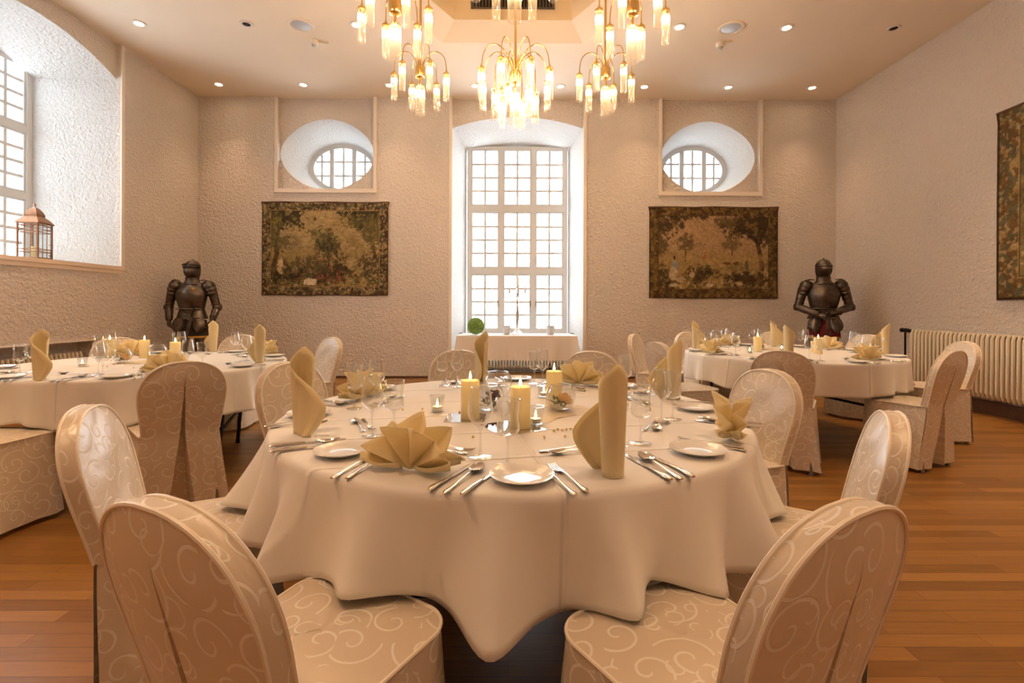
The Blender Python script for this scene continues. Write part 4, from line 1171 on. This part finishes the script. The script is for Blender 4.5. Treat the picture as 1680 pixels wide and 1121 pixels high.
        blob(.80,.80,.26,.17,.40,dk,seed+1,.95,14,lf);blob(.62,.82,.12,.08,.44,ol,seed+2,.85,18);blob(.90,.68,.12,.12,.42,dk,seed+22,.85,16,lf)
        blob(.10,.82,.16,.2,.40,dk,seed+3,.9,14,lf);blob(.30,.90,.20,.08,.42,dk,seed+4,.9,16,lf);blob(.06,.55,.10,.25,.42,ol,seed+5,.9,18)
        blob(.28,.60,.085,.11,.42,ol,seed+6,.85,20,(.15,.10,.04));blob(.64,.60,.10,.10,.44,(.12,.08,.04),seed+7,.8,22);blob(.40,.58,.06,.06,.48,(.16,.11,.06),seed+28,.6,24)
        c=mix(c,(.31,.21,.09),ss(.06,.0,np.abs(v-.42-.02*np.sin(u*9)))*.6)
        blob(.40,.26,.14,.10,.38,dk,seed+8,.85,20,(.13,.10,.04));blob(.80,.20,.22,.10,.40,dk,seed+9,.9,18,(.15,.10,.04));blob(.10,.20,.12,.14,.40,dk,seed+10,.85,20,(.20,.14,.06))
        for i,(x,y,rx,ry,cl) in enumerate(((.20,.36,.016,.05,(.20,.23,.24)),(.195,.44,.010,.018,(.05,.03,.02)),(.19,.26,.03,.06,(.36,.28,.17)),(.24,.20,.035,.03,(.34,.26,.15)),(.20,.14,.04,.02,(.38,.30,.18)),(.33,.26,.02,.03,(.34,.25,.14)),(.47,.14,.03,.018,(.40,.31,.18)),(.70,.16,.03,.02,(.36,.28,.15)),(.76,.36,.014,.05,(.10,.08,.06)),(.87,.36,.012,.045,(.16,.09,.06)),(.60,.38,.03,.015,(.12,.06,.03)),(.68,.38,.025,.018,(.10,.055,.03)),(.43,.45,.012,.02,(.30,.10,.06)),(.38,.37,.02,.012,(.16,.09,.05)))):
            blob(x,y,rx,ry,.25,cl,seed+50+i,.95,26)
        c=mix(c,dk,ss(.12,.05,v+.04*np.sin(u*7))*.75)
    else:
        for i in range(16):
            q=fbm(np.array([i*3.7]),np.array([1.3]),seed)[0];blob((i*.618)%1,(i*.37)%1,.22,.12,.42,(dk,ol,(.05,.06,.045))[i%3],seed+i,.9,14,lf)
    # border
    bu=.075;bv=bu*ar
    dist=np.minimum(np.minimum(u,1-u)*ar,np.minimum(v,1-v))/bv if style!='side' else np.minimum(np.minimum(u,1-u)*W,np.minimum(v,1-v)*H)/.25
    inb=dist<1
    along=np.where((np.minimum(u,1-u)*ar<np.minimum(v,1-v)),v*H,u*W)
    per=.19 if style!='side' else .30
    wave=np.sin(along/per*2*PI)*.20+.5
    band=fbm(u*34*W/1.0*.6+7,v*34*H*.6,seed+77,3)
    leaf=ss(.24,.12,np.abs(dist-wave))*ss(.36,.56,band+.12)
    bc=A((.058,.034,.018) if style!='side' else (.115,.07,.028))
    bc=mix(bc,(.30,.205,.085) if style!='hunt' else (.22,.13,.045),ss(.50,.64,band)*.75)
    bc=mix(bc,(.085,.085,.05) if style!='hunt' else (.10,.075,.025),leaf*.85)
    if style!='hunt': bc=mix(bc,(.36,.24,.12),ss(.62,.72,fbm(u*60*ar,v*60,seed+71,2))*.7)
    if style=='hunt': bc=mix(bc,(.060,.026,.016),ss(.86,.9,v)*ss(.5,.35,band)*.6)
    for e0,e1,cc in ((.0,.10,(.035,.022,.012)),(.88,.955,(.27,.19,.09) if style!='hunt' else (.10,.06,.025)),(.955,1.0,(.05,.03,.015))):
        bc=mix(bc,cc,((dist>=e0)&(dist<e1)).astype(float)*.9)
    c=np.where(inb[...,None],bc,c)
    c=c*(.62+.76*fbm(u*nx*.16,v*ny*.16,seed+91,3))[...,None]*(.80+.40*vnoise(u*nx*.7,v*ny*.7,seed+99))[...,None]*1.2
    # gently waving cloth
    dep=.012+.006*np.sin(u*9+seed)+.004*np.sin(u*23+v*3)+.02*(1-v)*.4
    sag=-.012*np.sin(PI*u*1.0)*0+.004*np.sin(u*14)
    xs_=(u-.5)*W*(1+.012*ss(.93,1.0,v));zs_=(v-.5)*H+sag
    verts=np.stack([xs_,-dep,zs_],-1).reshape(-1,3)
    idx=np.arange(nx*ny).reshape(ny,nx)
    q=np.stack([idx[:-1,:-1],idx[:-1,1:],idx[1:,1:],idx[1:,:-1]],-1).reshape(-1,4)
    me=bpy.data.meshes.new('picture');me.from_pydata(verts.tolist(),[],q.tolist());me.update()
    ca=me.color_attributes.new('weave','FLOAT_COLOR','POINT')
    rgba=np.ones((nx*ny,4),dtype=np.float32);rgba[:,:3]=np.clip(c.reshape(-1,3),0,1);ca.data.foreach_set('color',rgba.ravel())
    me.shade_smooth();me.materials.append(MATS['woven_picture'])
    o=bpy.data.objects.new(name,me);C.objects.link(o);o.location=loc;o.rotation_euler=(0,0,rz)
    s=o.modifiers.new('cloth','SOLIDIFY');s.thickness=.004;s.offset=-1
    tag(o,label,'tapestry')
    m=MB();m.tube([(-W/2-.015,-.006,H/2-.012),(W/2+.015,-.006,H/2-.012)],.010,8);m.build('hanging_rod','wood_dark',o)
    return o
tapestry('tapestry','woodland tapestry with trees and flowers, hanging left of the tall window',2.06,1.53,'wood',(-3.015,YB-.004,2.117),0,11)
tapestry('tapestry','brown hunting tapestry with riders and trees, hanging right of the tall window',2.11,1.505,'hunt',(3.345,YB-.004,2.078),0,23)
tapestry('tapestry','tall leafy tapestry on the right wall, cut by the right edge of the photo',2.3,2.06,'side',(XR-.004,5.33-1.15,2.30),R(-90),37)

# ------------------------------------------------------------------ suits of armour
def ring_rows(secs,seg=24,ridge=0.0,power=2.0):
    rows=[]
    for (cx,cy,z,rx,ry) in secs:
        row=[]
        for j in range(seg):
            a=2*PI*j/seg;cs,sn=math.cos(a),math.sin(a)
            x=rx*math.copysign(abs(cs)**(2/power),cs);y=ry*math.copysign(abs(sn)**(2/power),sn)
            if ridge and sn<0: y-=ridge*max(0,1-abs(x)/(rx*.8+1e-6))**1.5*ry
            row.append((cx+x,cy+y,z))
        rows.append(row)
    return rows
def gauntlet(wrist,direc,palm_n,side,curl=1.0):
    """palm block with five separate curled finger plates"""
    d=Vector(direc).normalized();n=Vector(palm_n).normalized();s=d.cross(n).normalized()
    w=Vector(wrist);m=MB()
    m.tube([w-d*.06,w-d*.02,w+d*.01],[.052,.045,.036],12)
    rows=[]
    for t,hw,hh in ((0,.032,.022),(.03,.042,.025),(.07,.045,.024),(.095,.042,.020)):
        row=[]
        for j in range(14):
            a=2*PI*j/14;row.append(tuple(w+d*t+s*hw*math.cos(a)+n*hh*math.sin(a)))
        rows.append(row)
    m.grid(rows,True,None,True,True)
    for i,L in enumerate((.078,.088,.083,.066)):
        off=lerp(-.031,.031,i/3);p=w+d*.088+s*off*1.0;pts=[p];ang=.15
        for seg in range(3):
            ang+=curl*.62;q=(d*math.cos(ang)+n*math.sin(ang))*(L*(.40,.34,.26)[seg]);p=p+q;pts.append(p)
        m.tube(pts,[.0115,.0112,.0105,.008],8)
    p=w+d*.025-s*side*.040;pts=[p]
    for q in ((d*.7-s*side*.6+n*.3)*.035,(d*.8-s*side*.1+n*.6)*.032,(d*.4+s*side*.2+n*.8)*.026): p=p+q;pts.append(p)
    m.tube(pts,[.0135,.0125,.0115,.0085],8)
    return m
def armour(loc,rz,label,pose):
    o=thing('suit_of_armour',label,'suit of armour',loc,rz)
    def b(n,m,mat='armour_steel',par=None,ang=40): return m.build(n,mat,par or o,True,ang)
    # built facing -y; feet at z=0, about 1.78 m tall
    m=MB();m.grid(ring_rows([(0,.0,.99,.175,.130),(0,-.005,1.06,.165,.125),(0,-.02,1.16,.190,.150),(0,-.03,1.26,.210,.165),(0,-.02,1.34,.205,.150),(0,-.0,1.41,.175,.115),(0,.01,1.455,.11,.085)],28,.16),True,None,False,True)
    bp=b('breastplate',m)
    m=MB();m.tube([(-.165+.33*i/14,-.135-.030*math.sin(PI*i/14),1.065+.0*i) for i in range(15)],.009,6);b('lower_edge_roll',m,'armour_steel',bp)
    m=MB();m.tube([(-.10+.20*i/10,-.105-.02*math.sin(PI*i/10),1.43-.03*math.sin(PI*i/10)) for i in range(11)],.008,6);b('upper_edge_roll',m,'armour_steel',bp)
    if pose=='side':
        m=MB();m.ell((.075,-.168,1.345),.022,.012,.026,12,8);b('badge',m,'gold_trim',bp)
    m=MB();m.lathe([(.125,1.425),(.115,1.445),(.098,1.47),(.090,1.50),(.094,1.525),(.088,1.53)],24,sy=.92);m.lathe([(.135,1.425),(.128,1.415),(.115,1.432)],24,sy=.95);b('gorget',m)
    # helmet: skull, visor, chin piece
    m=MB();m.grid(ring_rows([(0,.015,1.53,.082,.095),(0,.01,1.56,.095,.110),(0,.005,1.60,.102,.120),(0,.0,1.66,.106,.125),(0,.005,1.71,.100,.118),(0,.01,1.75,.078,.095),(0,.015,1.778,.042,.055),(0,.018,1.786,.01,.015)],24),True,None,True,True)
    m.tube([(0,-.12,1.70),(0,-.09,1.755),(0,.0,1.795),(0,.09,1.76),(0,.125,1.69)],[.006,.010,.012,.010,.006],8)
    hm=b('helmet',m)
    m=MB();rows=[]
    if pose=='side':
        for z,rx,ry,yo in ((1.535,.070,.085,-.03),(1.565,.088,.110,-.035),(1.60,.095,.128,-.035),(1.63,.098,.130,-.03),(1.655,.104,.124,-.012)):
            rows.append([(rx*math.sin(lerp(-1.75,1.75,i/18)),yo-ry*math.cos(lerp(-1.75,1.75,i/18))*(1+.10*max(0,math.cos(lerp(-1.75,1.75,i/18))*3-2)),z) for i in range(19)])
        m.grid(rows)
        m.tube([(.108*math.sin(lerp(-1.6,1.6,i/16)),-.012-.130*math.cos(lerp(-1.6,1.6,i/16))-.012,1.695+.022*math.cos(lerp(-1.6,1.6,i/16)*1.0)) for i in range(17)],.014,6,flat=.6)
    else:
        for z,rx,ry,yo in ((1.525,.060,.075,-.03),(1.555,.080,.105,-.045),(1.59,.092,.140,-.05),(1.63,.100,.158,-.045),(1.67,.106,.140,-.02),(1.70,.108,.125,-.005)):
            rows.append([(rx*math.sin(lerp(-1.75,1.75,i/18)),yo-ry*math.cos(lerp(-1.75,1.75,i/18))*(1+.12*max(0,math.cos(lerp(-1.75,1.75,i/18))*3-2)),z) for i in range(19)])
        m.grid(rows)
    vs=b('visor',m,'armour_steel',hm)
    m=MB()
    if pose=='side': m.tube([(.105*math.sin(lerp(-1.3,1.3,i/12)),-.014-.124*math.cos(lerp(-1.3,1.3,i/12)),1.667) for i in range(13)],.0115,6,flat=1.2)
    else:
        m.tube([(.104*math.sin(lerp(-1.2,1.2,i/12)),-.032-.143*math.cos(lerp(-1.2,1.2,i/12)),1.672) for i in range(13)],.006,6)
        for i in range(7):
            a=lerp(-.8,.8,i/6);m.tube([(.101*math.sin(a),-.052-.155*math.cos(a),1.635),(.092*math.sin(a),-.058-.137*math.cos(a),1.575)],.004,5)
    b('eye_slit',m,'dark_void',vs)
    for s in (-1,1):
        m=MB()
        for k,(x,z,rx,rz_,ry) in enumerate(((.215,1.395,.092,.090,.115),(.245,1.345,.082,.062,.105),(.258,1.290,.070,.050,.092))):
            m.ell((s*x,0,z),rx,ry,rz_,18,10,Matrix.Rotation(s*-.25,3,'Y'))
        m.tube([(s*.125,-.085,1.48),(s*.19,-.105,1.485),(s*.25,-.06,1.47)],[.006,.010,.006],6)
        b('pauldron',m)
    # arms
    for s in (-1,1):
        sh_=Vector((s*.262,.0,1.33))
        if pose=='side': el=Vector((s*.318,.035,1.085));wr=Vector((s*.285,-.045,.900));dr=(-s*.10,-.25,-.9);pn=(-s*1,.0,0)
        else:
            el=Vector((s*.320,-.02,1.085));wr=Vector((s*.105,-.235,1.005+(.015 if s>0 else -.025)));dr=(-s*.85,-.30,-.10);pn=(0,.55,-.8)
        m=MB();m.tube([sh_,sh_.lerp(el,.35),sh_.lerp(el,.8),el],[.066,.062,.055,.050],14)
        for t in (.25,.5,.75): m.tube([sh_.lerp(el,t-.02),sh_.lerp(el,t),sh_.lerp(el,t+.02)],[.064,.068,.062],14)
        b('upper_arm_plate',m)
        m=MB();m.ell(tuple(el),.062,.066,.058,16,10);m.ell(tuple(el+Vector((s*.045,.0,0))),.022,.055,.050,14,8);b('elbow_cop',m)
        m=MB();m.tube([el,el.lerp(wr,.3),el.lerp(wr,.7),wr],[.050,.056,.048,.043],14);b('forearm_plate',m)
        b('gauntlet',gauntlet(wr,dr,pn,s,1.0 if pose=='side' else 1.15))
    # hips: fauld, tassets, cloth, legs
    m=MB()
    for k in range(3): 
        z=.995-.040*k;m.grid(ring_rows([(0,0,z+.045,.172+.012*k,.132+.01*k),(0,0,z,.182+.014*k,.142+.012*k)],28),True)
    b('fauld',m)
    for s in (-1,1):
        m=MB();rows=[]
        for z,w,c0 in ((.930,.070,.095),(.895,.086,.110),(.85,.094,.122),(.80,.092,.130),(.755,.076,.132),(.728,.045,.132)):
            rows.append([(s*c0+w*q,-.128-.045*(1-q*q)-.035*(.93-z)/.2+.02*abs(q)**3,z+.012*q*q) for q in (-1,-.7,-.35,0,.35,.7,1)])
        m.grid(rows if s>0 else rows);m.grid([[(x,y+.006,z) for x,y,z in reversed(r)] for r in rows])
        b('tasset',m)
    m=MB();m.grid(ring_rows([(0,0,.90,.185,.145),(0,0,.78,.205,.165),(0,0,.665,.215,.175)],32),True);sk=b('cloth_skirt',m,'black_cloth' if pose=='side' else 'red_cloth')
    m=MB();m.grid(ring_rows([(0,0,.668,.218,.178),(0,0,.640,.219,.179)],32),True);b('gold_hem',m,'gold_trim',sk)
    for s in (-1,1):
        m=MB();m.tube([(s*.105,0,.80),(s*.110,-.01,.62),(s*.112,-.015,.50),(s*.112,-.02,.47)],[.085,.078,.062,.056],14);m.ell((s*.112,-.035,.475),.062,.062,.060,14,10)
        m.tube([(s*.112,-.01,.46),(s*.115,.012,.34),(s*.115,.0,.14),(s*.115,.0,.08)],[.055,.064,.044,.050],14);b('leg_armour',m)
        m=MB();m.tube([(s*.115,.05,.045),(s*.118,-.04,.050),(s*.125,-.13,.036),(s*.130,-.20,.022)],[.044,.050,.042,.018],12,flat=.85);b('foot_armour',m)
    return o
def pedestal(x,y,rz,label):
    m=MB();m.box(-.36,.36,-.33,.33,0,.07);m.box(-.33,.33,-.30,.30,.07,.10)
    o=m.build('pedestal','wood_dark',smooth=False,loc=(x,y,0));o.rotation_euler=(0,0,rz);tag(o,label,'pedestal')
def sword(loc,rot,label,L=.86):
    o=thing('sword',label,'sword',loc);o.rotation_euler=rot
    m=MB();m.grid([[(w*s,t*s2,z) for s,s2 in ((-1,0),(0,-1),(1,0),(0,1))] for z,w,t in ((0,.024,.005),(-L*.5,.021,.0045),(-L*.9,.016,.004),(-L,.002,.001))],True,None,True,True);m.build('blade','armour_steel',o)
    m=MB();m.tube([(-.10,0,.006),(0,0,.0),(.10,0,.006)],[.009,.011,.009],8);m.build('crossguard','armour_steel',o)
    m=MB();m.tube([(0,0,.0),(0,0,.06),(0,0,.14)],[.012,.015,.012],10);m.ell((0,0,.155),.022,.018,.022,12,8);m.build('hilt','armour_dark',o)
AL=(-4.55,7.02,.10);AR_=(4.56,7.06,.10)
pedestal(AL[0],AL[1],R(12),'low dark wooden plinth under the left suit of armour')
pedestal(AR_[0],AR_[1],R(-22),'low dark wooden plinth under the right suit of armour')
al_=armour(AL,R(12),'dark steel suit of armour with black skirt, arms hanging, left corner','side');al_.scale=(.97,.97,.97)
armour(AR_,R(-22),'dark steel suit of armour with red skirt, hands folded on a sword, right corner','front')
def rel(c,rz,p): v=Matrix.Rotation(rz,3,'Z')@Vector(p);return (c[0]+v.x,c[1]+v.y,c[2]+v.z)
sword(rel(AL,R(12),(.075,-.225,.92)),(0,R(14),R(12)),'steel sword hanging aslant before the left suit of armour',.80)
sword(rel(AR_,R(-22),(.0,-.315,.93)),(0,R(1),R(-22)),'upright steel sword under the folded hands of the right suit of armour',.86)

# ------------------------------------------------------------------ copper lantern on the left sill
LN=thing('lantern','copper lantern with a pagoda roof standing on the arched window sill','lantern',(XL-.20,5.47,WZ+.012),R(8))
w=.098
for sx in (-1,1):
    for sy in (-1,1): m=MB();m.box(sx*w-.008,sx*w+.008,sy*w-.008,sy*w+.008,0,.40);m.build('corner_post','copper',LN,smooth=False)
m=MB()
for z in (.02,.085,.115,.30,.335,.375):
    for s in (-1,1):
        m.tube([(-w,s*w,z),(w,s*w,z)],.0045,6);m.tube([(s*w,-w,z),(s*w,w,z)],.0045,6)
for s in (-.3,.3): m.tube([(s*w,-w,0),(s*w,-w,.40)],.004,6);m.tube([(w,s*w,0),(w,s*w,.40)],.004,6)
m.build('bars','copper',LN)
m=MB();m.box(-w-.005,w+.005,-w-.005,w+.005,0,.015);m.build('base','copper',LN,smooth=False)
m=MB()
def sq(r,z): return [(r,r,z),(-r,r,z),(-r,-r,z),(r,-r,z)]
m.grid([sq(.114,.395),sq(.117,.405),sq(.086,.45),sq(.062,.475),sq(.060,.485),sq(.062,.50),sq(.053,.525),sq(.034,.56),sq(.019,.578),sq(.012,.582)],True,None,True,True);m.build('roof','copper',LN,smooth=False)
m=MB();m.lathe([(.006,.58),(.006,.60),(.014,.608),(.014,.614),(.005,.62),(.003,.645)],10,cap1=True);m.build('finial','copper',LN)
m=MB()
for s in (-1,1):
    m.box(-w+.01,w-.01,s*w-.0015,s*w+.0015,.015,.395);m.box(s*w-.0015,s*w+.0015,-w+.01,w-.01,.015,.395)
m.build('glass_panes','pane_glass',LN,smooth=False)
m=MB()
for z in (.05,.17): m.tube([(w,w*.6,z),(w+.03,w*.6,z),(w+.03,w*.6,z+.012)],.005,6)
m.build('hinge','copper',LN)
place('lantern_candle',[('wax_body',candle_parts(.13,.034)[0][1])],(XL-.20,5.47,WZ+.028),0,'white candle inside the copper lantern on the sill','candle')

# ------------------------------------------------------------------ buffet table below the tall window
BX0,BX1,BY0,BY1=-.80,1.03,7.36,8.02
bt=thing('buffet_table','long narrow table below the tall window, hidden by its cloth','table',((BX0+BX1)/2,(BY0+BY1)/2,0))
bw2,bd=(BX1-BX0)/2-.03,(BY1-BY0)/2-.03
m=MB();m.box(-bw2,bw2,-bd,bd,.705,.735);m.build('tabletop','wood_dark',bt,smooth=False)
for sx in (-1,1):
    for sy in (-1,1):
        m=MB();m.tube([(sx*(bw2-.06),sy*(bd-.05),.705),(sx*(bw2-.06),sy*(bd-.05),0)],.016,8);m.build('leg','black_metal',bt)
m=MB();bx,by=(BX0+BX1)/2,(BY0+BY1)/2;hw,hd_=(BX1-BX0)/2,(BY1-BY0)/2
per=[]
def side(p,q,n): 
    for i in range(n): per.append((lerp(p[0],q[0],i/n),lerp(p[1],q[1],i/n)))
side((-hw,-hd_),(hw,-hd_),80);side((hw,-hd_),(hw,hd_),24);side((hw,hd_),(-hw,hd_),80);side((-hw,hd_),(-hw,-hd_),24)
rows=[]
for f,z in ((.0,.7385),(.5,.7385),(.97,.7385),(.995,.737),(1.0,.731)): rows.append([(x*f,y*f,z) for x,y in per])
for k in range(1,10):
    t=k/9;row=[]
    for i,(x,y) in enumerate(per):
        L=math.hypot(x,y);nx_=(1 if x>hw-.001 else -1 if x<-hw+.001 else 0);ny_=(1 if y>hd_-.001 else -1 if y<-hd_+.001 else 0)
        wv=.010*math.sin(i*.33)+.006*math.sin(i*.81+1)
        cr=math.exp(-(min(abs(abs(x)-hw)+abs(abs(y)-hd_),.4)/.06)**2)
        off=t*(.012+wv*t+.035*cr)
        row.append((x+nx_*off,y+ny_*off,.731-t*.365*(1+.04*cr)))
    rows.append(row)
m.grid(list(reversed(rows)),True)
o=m.build('buffet_cloth','linen_buffet',ang=75,loc=(bx,by,0));tag(o,'plain white cloth hanging over the narrow table below the tall window','tablecloth')
ZB=.742
# candelabra
cb=thing('candelabra','tall silver candelabra with slim candles before the tall window','candelabra',(.125,7.72,ZB))
m=MB();m.lathe([(.002,0),(.10,.0),(.10,.008),(.075,.02),(.05,.045),(.022,.07),(.014,.10),(.018,.16),(.026,.22),(.030,.30),(.022,.40),(.013,.46),(.016,.50),(.026,.52),(.016,.545),(.012,.60),(.020,.64),(.012,.68),(.010,.74)],18,cap1=True);m.build('stem','silver',cb)
for k in range(4):
    a=PI/2*k+.12;m=MB();cs,sn=math.cos(a),math.sin(a)
    P=[(.01,.60),(.05,.565),(.10,.56),(.13,.585),(.135,.625),(.125,.655)]
    m.tube([(r*cs,r*sn,z) for r,z in P],.007,8);m.lathe([(.006,.645),(.030,.660),(.032,.668),(.014,.670),(.013,.695),(.017,.70)],12,c=(.125*cs,.125*sn,0),cap1=True);m.lathe([(.003,.53),(.009,.545),(.004,.565)],8,c=(.115*cs,.115*sn,0))
    ao=m.build('arm','silver',cb)
    m=MB();m.tube([(.125*cs,.125*sn,.69),(.125*cs,.125*sn,.90)],[.011,.008],10);m.build('candle','wax_white',ao)
m=MB();m.lathe([(.008,.72),(.030,.738),(.032,.746),(.014,.748),(.013,.772)],12,cap1=True);m.build('top_cup','silver',cb)
m=MB();m.tube([(0,0,.765),(0,0,1.0)],[.011,.008],10);m.build('candle','wax_white',cb)
# boxwood ball
bo=thing('boxwood_ball','clipped green boxwood ball on the cloth-covered window table','plant',(-.52,7.56,ZB))
rnd=random.Random(5);m=MB();m.ell((0,0,.135),.118,.118,.118,20,14);m.build('core','moss',bo)
m=MB()
for i in range(2600):
    z=rnd.uniform(-1,1);a=rnd.random()*2*PI;q=math.sqrt(1-z*z);n=Vector((q*math.cos(a),q*math.sin(a),z))
    d=(n+Vector((rnd.uniform(-1,1),rnd.uniform(-1,1),rnd.uniform(-1,1)))*.8).normalized();s=d.cross(n)
    if s.length<1e-3: continue
    s=s.normalized()*.0045;p=n*.112+Vector((0,0,.135));m.add([p-s,p+d*.012+s*1.3,p+d*.026,p+d*.010-s*1.6],[(0,1,2,3)])
m.build('leaves','moss',bo,smooth=False)
for x,l in ((-.045,'beside the boxwood ball'),(.645,'at the right end of the window table')):
    o=thing('candle_tin','small pale grey metal candle tin '+l,'candle holder',(x,7.66,ZB))
    m=MB();m.lathe([(.002,.002),(.050,.002),(.055,.005),(.066,.135),(.068,.138),(.064,.138),(.054,.012),(.002,.010)],20);m.build('tin','pot_grey',o)
    m=MB();m.lathe([(.002,.012),(.045,.012),(.046,.09),(.002,.088)],16);m.build('candle','wax_white',o)
    m=MB();m.tube([(.067*math.cos(2*PI*i/20),.067*math.sin(2*PI*i/20),.10) for i in range(21)],.003,6,False);m.build('band','silver',o)

for x,l in ((BX0-.004,'left'),(BX1+.004,'right')):
    c=thing('tablecloth_clip','small black clip on the %s rear corner of the window table cloth'%l,'clip',(x,7.88,ZB-.004),0)
    m=MB();m.tube([(.05 if l=='left' else -.05,0,.006),(0,0,.010),(-.012 if l=='left' else .012,0,-.02),(-.010 if l=='left' else .010,0,-.05)],.007,8);m.build('clip_body','black_metal',c)
# ------------------------------------------------------------------ daylight, camera
w=bpy.data.worlds.new('overcast_sky');sc.world=w;w.use_nodes=True
bg=w.node_tree.nodes['Background'];bg.inputs[0].default_value=(.88,.94,1.0,1);bg.inputs[1].default_value=SKY
cd=bpy.data.cameras.new('camera');cam=bpy.data.objects.new('camera',cd);C.objects.link(cam)
cd.sensor_width=36.0;cd.lens=800*36/1680;cd.shift_y=-58.5/1680;cd.clip_start=.05
cam.matrix_world=Matrix.Translation((0,0,1.19))@Matrix.Rotation(R(-.3),4,'Z')@Matrix.Rotation(R(90),4,'X')@Matrix.Rotation(R(.2),4,'Z')
sc.camera=cam
sc.view_settings.exposure=EXPO
